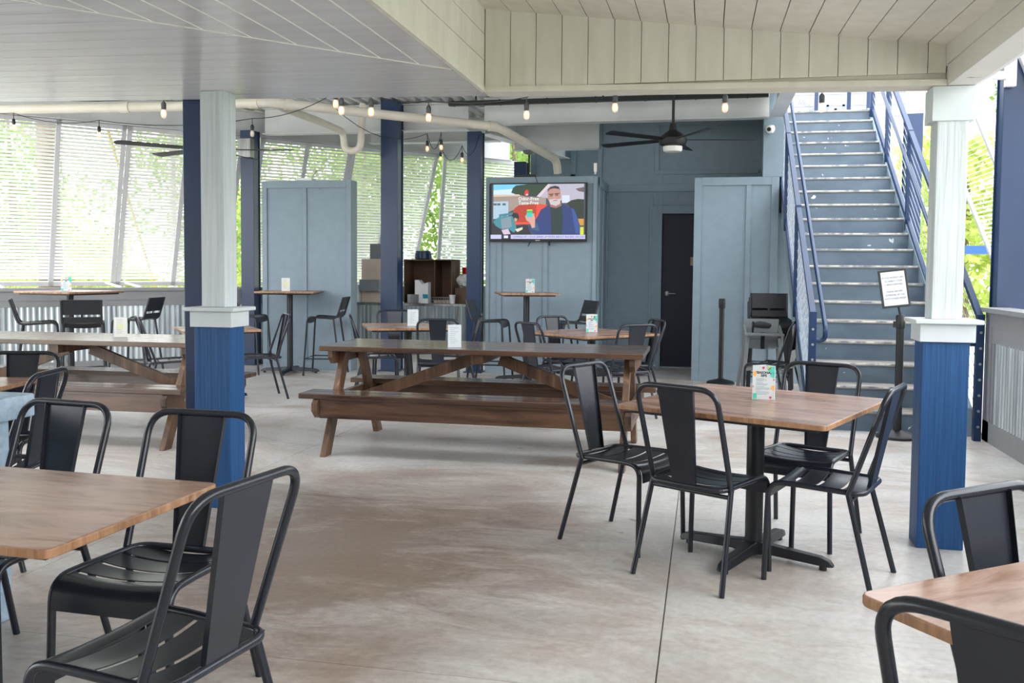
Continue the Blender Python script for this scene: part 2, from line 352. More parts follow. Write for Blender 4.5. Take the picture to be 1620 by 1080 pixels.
# --- upper steel roof of the back part
b = MB()
def deck(x0, x1, y0, y1, z, axis='y'):
    x = x0
    while x < x1-.01:
        p = [(x, z), (x+.05, z), (x+.075, z+.04), (x+.125, z+.04), (x+.15, z)]
        for (ua, va), (ub, vb) in zip(p[:-1], p[1:]): b.add([(ua, y0, va), (ub, y0, vb), (ub, y1, vb), (ua, y1, va), (ua, y0, va+.004), (ub, y0, vb+.004), (ub, y1, vb+.004), (ua, y1, va+.004)], [(3, 2, 1, 0), (4, 5, 6, 7), (0, 1, 5, 4), (2, 3, 7, 6)])
        x += .15
deck(-9.0, .9, 5.2, 14.9, 3.62)
struct(b.build('ceiling_deck', M['steelw'], smooth=False))
b = MB(); deck(1.34, 2.7, -3, 7.9, 3.50); struct(b.build('ceiling_light_block', M['steelw'], smooth=False))  # roof added over the right aisle to cut daylight there
b = MB(); b.box(1.34, 2.75, -3, 7.9, 3.56, 3.6); struct(b.build('ceiling_light_block_topping', M['white'], smooth=False))  # solid upper layer of the added roof, keeps sky light out
b = MB(); b.box(-9.0, .9, 5.2, 14.9, 3.68, 3.72); struct(b.build('ceiling_deck_topping', M['white'], smooth=False))

WD = Vector((.679, .734, 0)).normalized(); WN = Vector((-WD.y, WD.x, 0)); W0 = Vector((-7.367, 11.012, 0))
WM = Matrix(((WD.x, WN.x, 0, W0.x), (WD.y, WN.y, 0, W0.y), (0, 0, 1, 0), (0, 0, 0, 1)))   # local (s, outward, z)
def ibeam(mb, a, b_, h, w_, t=.012, up=(0, 0, 1)):
    a = Vector(a); b2 = Vector(b_); z = Vector((0, 0, 1))
    mb.beam(a+z*(t/2), b2+z*(t/2), w_, t); mb.beam(a+z*(h-t/2), b2+z*(h-t/2), w_, t); mb.beam(a+z*(h/2), b2+z*(h/2), t, h-2*t)
def steel(name, a, b_, h, w_, label):
    mb = MB(); ibeam(mb, a, b_, h, w_); o = mb.build(name, M['steelw'], smooth=False); return tag(o, label, 'beam')
steel('steel_beam', WM @ Vector((-4.2, .05, 3.235)), WM @ Vector((6.0, .05, 3.235)), .36, .17, 'white steel beam sloping away above the left row of louvred shutters')
steel('steel_beam', (-6.1, 12.0, 3.24), (-3.15, 12.0, 3.24), .36, .18, 'white steel beam between the far left column and the column beside the television wall')
steel('steel_beam', (-2.86, 11.75, 3.26), (.72, 11.75, 3.26), .34, .18, 'long off-white steel beam above the television and ceiling fan')
steel('steel_beam', (-5.0, 13.25, 3.26), (-3.0, 13.25, 3.26), .34, .18, 'white steel beam behind the hanging bulbs, over the service counter')
steel('steel_beam', (-2.75, 13.1, 3.1), (-1.52, 13.1, 3.1), .36, .18, 'short white steel beam in the gap above the television wall')
steel('steel_beam', (-2.95, 12.1, 3.2), (-2.25, 15.2, 3.2), .36, .16, 'white steel beam running away behind the column beside the television wall')
steel('steel_beam', (.8, 5.15, 3.25), (.8, 11.62, 3.25), .33, .16, 'off-white steel beam running toward the security camera beside the stairs')

# --- left wall: half wall with cap, trim and corrugated metal
b = MB(); b.box(-4.3, 6.4, .02, .14, 0, 1.05, WM); b.box(-4.3, 6.4, -.02, .02, .94, 1.06, WM); b.box(-4.3, 6.4, -.008, .02, .86, .94, WM); b.box(-4.3, 6.4, -.012, .02, 0, .15, WM); b.box(-4.3, 6.4, -.06, .2, 1.06, 1.1, WM)
s = -4.25
while s < 6.4: b.box(s, s+.09, -.012, .02, .15, .86, WM); s += 2.44
lw = struct(b.build('wall_left', M['wallgrey'], smooth=False))
b = MB(); s = -4.3; pr = []
while s < 6.4: pr.append((s, .006 if (len(pr) % 4) in (0, 3) else .018)); s += .017
for (a1, c1), (a2, c2) in zip(pr[:-1], pr[1:]): b.add([WM @ Vector(v) for v in ((a1, c1, .15), (a2, c2, .15), (a2, c2, .87), (a1, c1, .87))], [(0, 1, 2, 3)])
struct(b.build('trim_4', M['galv'], smooth=False))
# --- right half wall
b = MB(); b.box(2.30, 2.42, -2, 8.27, 0, 1.07); b.box(2.285, 2.30, -2, 8.27, .95, 1.07); b.box(2.29, 2.30, -2, 8.27, .82, .95); b.box(2.285, 2.30, -2, 8.27, 0, .17); b.box(2.285, 2.31, 8.1, 8.27, 0, .95)
b.box(2.24, 2.47, -2, 8.29, 1.07, 1.105); b.box(2.288, 2.30, 8.02, 8.07, .17, .82)
for y in (5.4, 2.8, .2): b.box(2.285, 2.30, y, y+.1, .17, .95)
struct(b.build('wall_right', M['wallgrey'], smooth=False))
b = MB(); y = -2; pr = []
while y < 8.0: pr.append((y, .0 if (len(pr) % 4) in (0, 3) else .010)); y += .017
for (a1, c1), (a2, c2) in zip(pr[:-1], pr[1:]): b.add([(2.2885+c1, a1, .17), (2.2885+c2, a2, .17), (2.2885+c2, a2, .83), (2.2885+c1, a1, .83)], [(0, 1, 2, 3)])
struct(b.build('trim_5', M['galv'], smooth=False))

# --- board and batten partitions (all to 2.56)
def batten_wall(name, x0, x1, y0, y1, h, vs, hs=(), top=.1, bot=.12, side=.07, dark=None):
    b = MB(); b.box(x0, x1, y0+.02, y1, 0, h-.001)
    b.box(x0, x0+side, y0, y0+.02, 0, h); b.box(x1-side, x1, y0, y0+.02, 0, h)
    b.box(x0+side, x1-side, y0, y0+.02, h-top, h); b.box(x0+side, x1-side, y0, y0+.02, 0, bot)
    for v in vs: b.box(v, v+.06, y0+.002, y0+.02, bot, h-top)
    for z in hs: b.box(x0+side, x1-side, y0+.003, y0+.02, z, z+.09)
    return struct(b.build(name, M['wall'], bevel=.003))
batten_wall('wall_back_left', -5.95, -4.66, 11.6, 11.82, 2.56, [-5.36])
batten_wall('wall_back_center', -2.88, -1.40, 11.9, 12.05, 2.60, [-2.72, -2.1], side=.05)
b = MB(); b.box(-1.52, -1.40, 12.05, 13.2, 0, 2.6)
for y in (12.05, 12.55, 13.08): b.box(-1.40, -1.38, y, y+.07, 0, 2.6)
b.box(-1.40, -1.382, 12.05, 13.15, 2.48, 2.6); b.box(-1.40, -1.382, 12.05, 13.15, 0, .12)
struct(b.build('wall_recess_left', M['wall'], bevel=.003))
batten_wall('wall_back_right', -.16, .86, 11.75, 11.93, 2.55, [.47], side=.09)
b = MB(); b.box(.66, .90, 11.75, 11.93, 2.55, 3.62); struct(b.build('wall_stair_side', M['wall'], bevel=.003))
b = MB(); b.box(-.16, 0.0, 11.94, 13.2, 0, 2.55); b.box(.80, .90, 11.94, 15, 0, 3.62)
struct(b.build('wall_recess_right', M['wall'], bevel=.003))
b = MB(); b.box(.861, 2.3, 11.8, 11.93, 0, 2.1); struct(b.build('wall_under_stairs', M['wall'], bevel=.003))
b = MB(); b.box(-9.4, 2.42, -3.2, -3.02, 0, 3.7); struct(b.build('wall_light_block', M['wallgrey']))  # unseen wall added behind the camera to block light from that side
# recess back wall with door opening
b = MB()
b.box(-1.55, -.62, 13.2, 13.35, 0, 3.62); b.box(.30, .8, 13.2, 13.35, 0, 3.62); b.box(-.62, .30, 13.2, 13.35, 2.19, 3.62)
b.box(-1.55, -1.48, 13.17, 13.2, 0, 3.62); b.box(-.80, -.75, 13.18, 13.2, 0, 2.45)
b.box(-1.48, .8, 13.175, 13.2, 2.50, 2.60); b.box(-.76, -.62, 13.165, 13.2, 0, 2.3); b.box(-.62, .30, 13.165, 13.2, 2.19, 2.3); b.box(-1.4, -.8, 13.18, 13.2, 0, .14)
b.box(-.74, .68, 13.175, 13.2, 2.74, 2.80); b.box(-.74, .68, 13.175, 13.2, 3.42, 3.48); b.box(-.74, -.68, 13.175, 13.2, 2.8, 3.42)
struct(b.build('wall_back', M['wall'], bevel=.003))
b = MB(); b.box(-2.87, -1.55, 15.0, 15.15, 0, 3.62)
for x in (-2.87, -2.2, -1.75): b.box(x, x+.08, 14.97, 15, 0, 3.6)
b.box(-2.6, -1.55, 14.97, 15, 2.85, 2.95)
struct(b.build('wall_far', M['wall'], bevel=.003))
dr = struct(MB().box(-.62, .30, 13.26, 13.3, .01, 2.19).build('door_1', M['doorn'], bevel=.003))
h = MB(); h.lathe([(.032, 0), (.034, .012), (.014, .02), (.014, .05)], seg=16); h.tube(fillet([(0, 0, .045), (.12, 0, .045)], .01), .009, 8)
ho = h.build('door_handle', M['brass'], dr); ho.rotation_euler = (R_(90), 0, 0); ho.location = (-.54, 13.26, 1.06)
struct(MB().box(-.62, .3, 13.2, 13.26, 0, .018).build('trim_6', M['cable'], bevel=.002))
o = MB().box(-.03, .03, -.01, .0, -.06, .06).build('door_sign', M['cardboard']); o.location = (-.19, 13.26, 1.52); tag(o, 'small orange-brown notice fixed on the dark navy door', 'sign')

# ================================================================== COLUMNS AND PILLARS
def navy_column(x, y, w_, d_, h, label, rot=0, t=.02):
    e = empty('steel_column', (x, y, 0), rot, label, 'column')
    b = MB(); b.box(-w_/2, w_/2, -d_/2, -d_/2+t, 0, h); b.box(-w_/2, w_/2, d_/2-t, d_/2, 0, h); b.box(-t/2, t/2, -d_/2+t, d_/2-t, 0, h); b.box(-w_/2+.012, w_/2-.012, -d_/2+t, d_/2-t, 0, h)
    b.build('shaft', M['navy'], e, bevel=.004)
    MB().box(-w_/2-.03, w_/2+.03, -d_/2-.03, d_/2+.03, 0, .015).build('base_plate', M['navy'], e, bevel=.002)
    return e
navy_column(-4.16, 11.82, .235, .25, 3.618, 'tall navy steel column behind the middle picnic table')
navy_column(-3.03, 11.94, .19, .2, 3.2, 'navy steel column touching the left end of the television wall')
navy_column(-6.33, 12.0, .2, .2, 3.3, 'navy steel column at the louvred wall with a steel speaker on it')
navy_column(-3.018, 5.16, .19, .2, 3.5, 'dark navy steel column close behind the left pillar')
navy_column(2.52, 8.4, .30, .2, 3.45, 'navy steel column rising behind the right corrugated half wall')
navy_column(-3.0, 14.85, .2, .2, 3.14, 'short visible navy column top behind the television wall, by the far wall')
navy_column(2.55, 12.6, .2, .2, 3.4, 'navy steel column past the right stair railing')

def pillar(x0, y0, label, top, collar):
    e = empty('pillar', (x0+.109, y0+.085, 0), 0, label, 'pillar')
    s_ = .109; t_ = .085
    b = MB(); b.box(-s_, s_, -t_, t_, 0, 1.045); b.box(-s_-.003, -s_+.03, -t_-.003, t_, 0, 1.045)
    b.build('lower_cladding', M['bluewood'], e, bevel=.004)
    MB().box(-s_-.02, s_+.02, -t_-.02, t_+.02, 1.045, 1.135).build('cap_box', M['cap'], e, bevel=.003)
    b = MB(); b.box(-s_-.05, s_+.05, -t_-.05, t_+.05, 1.135, 1.158)
    b.build('cap_slab', M['cap'], e, bevel=.006)
    MB().box(-.072, .072, -.072, .072, 1.158, top).build('post', M['post'], e, bevel=.004)
    if collar: MB().box(-.10, .10, -.083, .083, top-.17, top).build('collar', M['cap'], e, bevel=.003)
    return e
pillar(-2.862, 4.757, 'left pillar with blue painted base, pale cap and grey timber post', 2.352-.019*(-1.6)-.001, False)
pillar(1.068, 4.895, 'right pillar with blue painted base and pale grey post beside the stairs', 2.306, True)

# ================================================================== LOUVRED SHUTTERS
def shutter(label, WMx, s0, s1, zt_=3.234, L_=2.29, tan=.409, group=None, mid=True, rods=True, sl=50):
    """local x along wall, local y outward, hinged at the top"""
    th = math.atan(tan); e = empty('louvred_shutter', (0, 0, 0), 0, label, 'shutter', group)
    loc = WMx @ Vector((s0, 0, zt_)); e.matrix_world = Matrix.Translation(loc) @ WMx.to_3x3().to_4x4()
    wd = s1-s0; P = lambda s_, l, o=0: Vector((s_, l*math.sin(th)+o*math.cos(th), -l*math.cos(th)+o*math.sin(th)))
    nrm = Vector((0, math.cos(th), math.sin(th)))
    b = MB()
    for s_ in ([.03, wd-.03]+([wd/2] if mid else [])): b.beam(P(s_, 0), P(s_, L_), .06, .035, nrm)
    b.beam(P(0, .03), P(wd, .03), .035, .06, Vector((0, math.sin(th), -math.cos(th)))); b.beam(P(0, L_-.03), P(wd, L_-.03), .035, .06, Vector((0, math.sin(th), -math.cos(th))))
    b.build('frame', M['frame'], e, smooth=False)
    b = MB(); l = .09
    while l < L_-.07:
        c = P(0, l); t = R_(sl)      # slat tilt in y-z plane, outer edge low
        dy, dz = math.cos(t)*.0215, math.sin(t)*.0215
        for a, c2 in ([(.06, wd/2-.03), (wd/2+.03, wd-.06)] if mid else [(.06, wd-.06)]):
            b.add([(a, c.y-dy, c.z-dz), (c2, c.y-dy, c.z-dz), (c2, c.y+dy, c.z+dz), (a, c.y+dy, c.z+dz), (a, c.y-dy, c.z-dz+.003), (c2, c.y-dy, c.z-dz+.003), (c2, c.y+dy, c.z+dz+.003), (a, c.y+dy, c.z+dz+.003)],
                  [(3, 2, 1, 0), (4, 5, 6, 7), (0, 1, 5, 4), (1, 2, 6, 5), (2, 3, 7, 6), (3, 0, 4, 7)])
        l += .0475
    b.build('slats', M['slat'], e, smooth=False)
    if rods:
        for s_ in (.12, wd-.12):
            a = P(s_, L_-.04); zz = 1.1-zt_; MB().cyl(a, (s_+.06, .15, zz), .018, seg=8).build('prop_arm', M['white'], e)
    return e
places = ['at the far left edge', 'beside the far left table', 'left of the dark column', 'just right of the left pillar', 'behind the grey partition', 'left of the television wall']
for (s0, s1, lb) in ((-3.45, -1.83, 'outermost white louvred shutter, cut by the left edge of the view'), (-1.82, -.19, 'white louvred shutter behind the leftmost high table'), (-.18, 1.38, 'white louvred shutter seen just left of the dark navy column'), (1.62, 3.045, 'white louvred shutter showing above the grey partition'), (3.055, 4.57, 'white louvred shutter between the grey partition and open green gap')):
    shutter(lb, WM, s0, s1, rods=s1 < 2)
shutter('steeper white louvred shutter right of the open green gap', WM, 4.66, 6.25, tan=.12, L_=2.0, mid=False, rods=False)
WR = Matrix(((0, 1, 0, 2.45), (1, 0, 0, 0), (0, 0, 1, 0), (0, 0, 0, 1)))
shutter('right-side white louvred shutter seen between the right pillar and navy column', WR, 8.5, 11.2, L_=2.3, rods=False, sl=30)
shutter('right-side white louvred shutter at the right edge of the view', WR, 5.4, 8.3, L_=2.3, rods=False, sl=30)

# ================================================================== STAIRCASE
st = empty('staircase', (1.56, 8.4, 0), 0, 'steep blue-grey painted timber staircase with worn treads', 'stairs')
SX0, SX1 = .95-1.56, 2.185-1.56; RI, TR = .1825, .275
for k in range(20):
    y = k*TR; z = k*RI
    o = MB().box(SX0, SX1, y+.018, y+.035, z, z+RI-.028).build('riser', M['riser'], st)
    b = MB(); b.box(SX0, SX1, y+.004, y+TR+.03, z+RI-.028, z+RI)
    t_ = b.build('tread', M['tread'], st, bevel=.003)
    MB().box(SX0, SX1, y, y+.0045, z+RI-.016, z+RI-.001).build('nosing', M['nose'], t_)
for sx, wd in ((SX0-.055, .05), (SX1+.005, .05)):
    ln = 20*TR; b = MB()
    b.prism([(-.02, 0), (.3, 0), (ln, 20*RI-.25), (ln, 20*RI+.06), (-.02, .24)], lambda u, v, t: (t, u, v), sx, sx+wd)
    b.build('stringer', M['cap'] if 0 else M['wall'], st, bevel=.003)
# landing and banner wall upstairs
struct(MB().box(.9, 2.4, 13.9, 17.5, 3.55, 3.648).build('floor_landing', M['pale']))
def railing(x, sgn, label, mesh):
    e = empty('stair_railing', (x, 8.15, 0), 0, label, 'railing')
    z0 = 1.03; sl = RI/TR
    def zz(y, h): return h + sl*(y)        # y local
    ln = 5.6
    b = MB(); b.beam((0, .05, zz(0, z0)), (0, ln, zz(ln, z0)), .05, .045); b.build('top_rail', M['navy'], e, bevel=.003)
    b = MB(); b.beam((0, .35, zz(.35, .02)), (0, ln, zz(ln, .02)), .04, .06); b.build('bottom_rail', M['navy'], e, bevel=.003)
    for k, y in enumerate((0.03, 1.55, 2.95, 4.3, 5.5)):
        zb = 0 if k == 0 else zz(y, -.1)
        p = MB().box(-.03, .03, y-.03, y+.03, zb, zz(y, z0)).build('post', M['navy'], e, bevel=.003)
        if k == 0:
            for q in range(7):
                zq = .12+q*.13; MB().cyl((0.0, y-.031, zq), (0.0, y-.040, zq), .011, seg=10).build('bolt', M['screw'], p)
    for i in range(9):
        hh = .12+i*.095; MB().cyl((0, .05, zz(.05, hh)), (0, ln, zz(ln, hh)), .0035, seg=6).build('cable', M['cable'], e)
    if mesh:
        b = MB(); y = .3
        while y < ln:
            b.cyl((0.005, y, zz(y, .05)), (0.005, y, zz(y, z0-.02)), .003, seg=4); y += .1
        b.build('wire_mesh', M['cable'], e)
    hx = sgn*.105
    pts = [(0, -.01+.05, .80), (hx, -.01+.05, .80), (hx, -.05+.05, .84), (hx, .05, .93)] + [(hx, ln, zz(ln, .88))]
    b = MB(); b.tube(fillet([(0, .06, .80), (hx, .06, .80), (hx, .02, .90), (hx, ln, zz(ln, .90))], .045, 5), .02, 10); b.build('handrail', M['navy'], e)
    return e
railing(.90, 1, 'left navy stair railing with wire infill and round handrail', True)
railing(2.22, -1, 'right navy stair railing with steel cables, beside the corrugated half wall', False)
# upstairs rail
e = empty('landing_railing', (1.6, 14.1, 3.65), 0, 'small navy railing at the top of the stairs', 'railing')
for x in (-.1, .35, .62): MB().box(x, x+.05, 0, .05, 0, 1.0).build('post', M['navy'], e)
MB().box(-.1, .67, 0, .05, 1.0, 1.05).build('top_rail', M['navy'], e)
# faded white banner wall upstairs
e = empty('banner_wall', (1.8, 15.4, 3.65), 0, 'faded white wall with a pale baseball picture above the stairs', 'wall panel')
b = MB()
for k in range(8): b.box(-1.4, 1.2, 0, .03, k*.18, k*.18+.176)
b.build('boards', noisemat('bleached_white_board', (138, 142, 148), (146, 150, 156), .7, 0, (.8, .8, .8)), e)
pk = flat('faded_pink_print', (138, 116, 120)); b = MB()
arc = [(-.42+.28*math.cos(a), -.004, .10+.34*math.sin(a)) for a in [i*.13 for i in range(-3, 13)]]
for i in range(len(arc)-1):
    p = Vector(arc[i]); d = (Vector(arc[i+1])-p).normalized(); q = Vector((d.z, 0, -d.x)); b.beam(p-q*.04+d*.02, p+q*.04, .006, .002); 
b.build('faded_print', pk, e)
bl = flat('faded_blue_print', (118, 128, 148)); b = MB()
for x, h_ in ((.02, .3), (.14, .24), (.26, .3), (.38, .2)): b.box(x, x+.035, -.003, 0, .08, .08+h_); b.box(x, x+.09, -.003, 0, .08+h_-.03, .08+h_)
b.build('faded_letters', bl, e)

# ================================================================== DINING CHAIR
def make_chair():
    e = empty('dining_chair', (0, 0, 0), 0, '', 'chair'); m = M['chair']; r = .0125
    hp = fillet([(-.2, -.172, .43), (-.203, -.325, .885), (.203, -.325, .885), (.2, -.172, .43)], .085, 8)
    MB().tube(hp, r, 12).build('back_frame', m, e)
    for s_ in (-1, 1):
        MB().tube(fillet([(s_*.2, -.174, .44), (s_*.228, -.29, 0)], .02), r, 12).build('leg', m, e)
        MB().tube(fillet([(s_*.193, .03, .447), (s_*.197, .172, .447), (s_*.21, .18, 0)], .075, 8), r, 12).build('leg', m, e)
    MB().tube(fillet([(-.193, .04, .447), (-.186, -.232, .438), (.186, -.232, .438), (.193, .04, .447)], .06, 7), r, 12).build('seat_frame', m, e)
    MB().cyl((-.203, -.18, .405), (.203, -.18, .405), .010, seg=10).build('stretcher', m, e)
    b = MB()
    def row(y, z, dip, hw=.185): return [(x*hw, y, z-dip*(1-x*x)) for x in [i/6-1 for i in range(13)]]
    def zz(y): return .449-.004*max(0, -y)/.2
    for (ya, yb) in ((-.222, -.128), (-.112, -.020), (-.004, .082)):
        b.sheet([row(y, zz(y), .020*(1 if y < .05 else .75)) for y in (ya, ya+.006, (ya+yb)/2, yb-.006, yb)], .003)
    rows = [row(.098, .449, .014, .188)]
    for a in range(0, 91, 15): rows.append(row(.125+.062*math.sin(R_(a)), .391+.062*math.cos(R_(a))-.002, .012*(1-a/90), .19))
    rows.append(row(.189, .360, 0, .19)); b.sheet(rows, .003)
    b.build('seat', m, e)
    b = MB(); fr = lambda u, t: Vector((u*(.056+.033*t), -.236-.089*t, .44+.44*t))
    g2 = [[fr(u, t) for u in (-1, -.5, 0, .5, 1)] for t in (0, .25, .5, .75, 1)]; b.sheet(g2, .003)
    for s_ in (-1, 1):
        b.sheet([[fr(s_, t), fr(s_, t)+Vector((0, .016, .003))] for t in (0, .5, 1)], .002)
    b.build('backrest', m, e)
    return e
chair0 = make_chair(); used = False
def chair(x, y, deg, label, group=None):
    global used
    o = place(chair0, used, (x, y, 0), R_(deg-90), label, group); used = True; return o
chair(-.35, 4.68, -29.5, 'black metal chair left of the front right table, beside the middle picnic bench')
chair(.04, 4.30, 59.7, 'black metal chair with its back to us at the front right table')
chair(.503, 4.934, -113.7, 'black metal chair on the stairs side of the front right table, facing us')
chair(.525, 4.354, 158.7, 'black metal chair right of the front right table, next to the right pillar')
chair(-1.36, 2.02, 170, 'nearest black metal chair, in front of the left table and showing its curved slatted seat')
chair(-1.70, 2.53, -92, 'black metal chair at the far corner of the nearest left table, before the left pillar')
chair(-2.33, 2.62, -97, 'black metal chair at the far side of the nearest left table, left of the pillar')
chair(-3.34, 3.69, 195, 'black metal chair turned sideways behind the pale blue block pier')
chair(-3.75, 4.25, -75, 'black metal chair on the far side of the leftmost low table by the picnic bench')
chair(.84, 2.036, -50.6, 'black metal chair on the far side of the bottom right table')
chair(.63, 1.65, 53.3, 'cropped black metal chair at the bottom right corner, back toward us')
chair(-4.66, 8.93, 218, 'black metal chair in profile right of the low table behind the left pillar')
chair(-5.25, 8.30, 40, 'black metal chair behind the left picnic table, leaning in toward the hidden low table')
chair(-2.67, 9.02, 105, 'black metal chair back seen beside the central navy column, near side of the white-topped table')
chair(-2.72, 9.72, 195, 'black metal chair at the right end of the white-topped table before the television wall')
chair(-3.55, 10.1, -75, 'black metal chair half hidden by the central navy column, far side of its table')
chair(-3.42, 9.35, 22, 'black metal chair left of the central navy column, partly behind the picnic tabletop')
chair(-1.42, 8.68, 48, 'black metal chair left of the low table under the television, nearest the picnic table')
chair(-1.38, 9.45, -45, 'black metal chair on the far left side of the low table under the television')
chair(-.78, 8.72, 125, 'black metal chair at the near right side of the low table, dark back toward us')
chair(-.76, 9.25, 208, 'black metal chair on the far right side of the low table, nearest the navy door')

# ================================================================== BAR STOOL
def make_stool():
    e = empty('bar_stool', (0, 0, 0), 0, '', 'stool'); m = M['black']; r = .0125
    for s_ in (-1, 1):
        MB().tube(fillet([(s_*.235, .235, 0), (s_*.205, .185, .755), (s_*.2, -.19, .735), (s_*.2, -.275, 1.01)], .065, 7), r, 10).build('side_frame', m, e)
        MB().tube([(s_*.2, -.15, .735), (s_*.235, -.245, 0)], r, 10).build('leg', m, e)
    b = MB(); c = [(-.228, -.235, .22), (.228, -.235, .22), (.228, .222, .22), (-.228, .222, .22)]; b.tube(c, .009, 8, closed=True); b.build('footrest', m, e)
    b = MB()
    def row(y, z): return [(x*.2, y, z-.012*(1-x*x)) for x in (-1, -.5, 0, .5, 1)]
    for ya, yb in ((-.17, -.09), (-.08, .03), (.04, .12)): b.sheet([row(y, .752) for y in (ya, yb)], .004)
    rows = [row(.13, .755)]+[row(.14+.045*math.sin(R_(a)), .71+.045*math.cos(R_(a))) for a in (0, 30, 60, 90)]+[row(.187, .68)]; b.sheet(rows, .004)
    b.build('seat', m, e)
    b = MB(); f = lambda x, t: (x*.2, -.195-.08*t, .75+.26*t+0*x)
    b.sheet([[f(x, t) for x in (-1, 0, 1)] for t in (0.0, .26)], .005); b.sheet([[f(x, t) for x in (-1, 0, 1)] for t in (.36, 1.0)], .005)
    b.sheet([[f(x, t) for x in (-.06, .06)] for t in (.26, .36)], .005)
    b.build('backrest', m, e)
    return e
stool0 = make_stool(); sused = False
def stool(x, y, deg, label):
    global sused
    o = place(stool0, sused, (x, y, 0), R_(deg-90), label); sused = True; return o
stool(-7.32, 8.95, 38, 'black bar stool at the leftmost high table, farthest left, in profile')
stool(-6.88, 9.12, 124, 'black bar stool with its wide back toward us at the leftmost high table')
stool(-6.80, 9.98, 188, 'black bar stool right of the leftmost high table, facing it')
stool(-4.84, 11.17, 190, 'black bar stool in profile right of the high table at the grey partition')
stool(-5.86, 11.02, 5, 'black bar stool left of the high table at the grey partition, half hidden')
stool(-2.60, 11.05, 0, 'black bar stool between the third navy column and the high table under the television')
stool(-1.60, 11.10, 212, 'black bar stool right of the high table under the television')

# ================================================================== TABLES
def pedestal_table(x, y, deg, sx, sy, h, label, arm=.39, armdeg=0, topmat='tabletop', group=None):
    e = empty('pedestal_table' if h < .9 else 'high_table', (x, y, 0), R_(deg), label, 'table', group)
    rc = .028; pl = []
    for cx_, cy_, a0 in ((sx/2-rc, sy/2-rc, 0), (-sx/2+rc, sy/2-rc, 90), (-sx/2+rc, -sy/2+rc, 180), (sx/2-rc, -sy/2+rc, 270)):
        pl += [(cx_+rc*math.cos(R_(a0+q*22.5)), cy_+rc*math.sin(R_(a0+q*22.5))) for q in range(5)]
    b = MB(); b.prism(pl, lambda u, v, t: (u, v, t), h-.024, h)
    b.mi = [1, 0]+[1]*len(pl)                       # laminate on top, edge band around
    b.build('tabletop', [M[topmat], M['tableedge']], e, bevel=.005)
    b = MB(); b.box(-sx/2+.05, sx/2-.05, -sy/2+.05, sy/2-.05, h-.042, h-.025); b.build('under_frame', M['black'], e)
    MB().cyl((0, 0, .06), (0, 0, h-.042), .042 if h < .9 else .038, seg=28).build('pole', M['black'], e)
    bs = MB()
    for k in range(4):
        a = R_(armdeg-deg+90*k); d = Vector((math.cos(a), math.sin(a), 0)); p = Vector((-d.y, d.x, 0))
        st_ = [(0, .048, .02, .085), (.10, .035, .03, .075), (arm-.06, .030, .024, .062), (arm-.02, .026, .022, .050), (arm, .012, .022, .030)]
        rings = []
        for (l, hw, z0, z1) in st_:
            rings += [d*l-p*hw+Vector((0, 0, z0)), d*l+p*hw+Vector((0, 0, z0)), d*l+p*hw*.72+Vector((0, 0, z1)), d*l-p*hw*.72+Vector((0, 0, z1))]
        fs = []
        for i in range(len(st_)-1):
            for j in range(4): fs.append((i*4+j, i*4+(j+1) % 4, i*4+4+(j+1) % 4, i*4+4+j))
        fs += [(3, 2, 1, 0), tuple(range(len(rings)-4, len(rings)))]
        bs.add(rings, fs); c = d*(arm-.05); bs.cyl((c.x, c.y, 0), (c.x, c.y, .026), .018, seg=12)
    bs.build('base', M['black'], e, bevel=.004)
    return e
pedestal_table(.252, 4.565, -24.1, .985, 1.02, .76, 'square wood-topped table at front right with a seasonal menu on it', armdeg=-25)
pedestal_table(-1.995, 2.11, -3, 1.2, .675, .76, 'nearest wood-topped table at the left edge', armdeg=45)
pedestal_table(.862, 1.80, 37, .80, .80, .76, 'wood-topped table cropped by the bottom right corner', armdeg=20)
pedestal_table(-3.97, 3.97, 12, .85, .85, .76, 'low table corner at the left edge behind the pale blue block pier', armdeg=50)
pedestal_table(-4.90, 8.56, 39, .76, .76, .76, 'low square table mostly hidden behind the left pillar', armdeg=70)
pedestal_table(-3.20, 9.62, 25, .94, .94, .76, 'low table with pale reflective top behind the central navy column', armdeg=60)
pedestal_table(-1.12, 9.20, 47, .98, .98, .76, 'low square brown table below and right of the television', armdeg=80)
pedestal_table(-7.45, 9.65, -8, .86, .86, 1.085, 'leftmost high table in front of the louvred shutters', armdeg=30)
pedestal_table(-5.34, 11.17, 14, .76, .76, 1.08, 'high table in front of the grey free-standing partition', armdeg=10)
pedestal_table(-2.18, 11.20, 20, .72, .72, 1.10, 'high table against the television wall', armdeg=20)

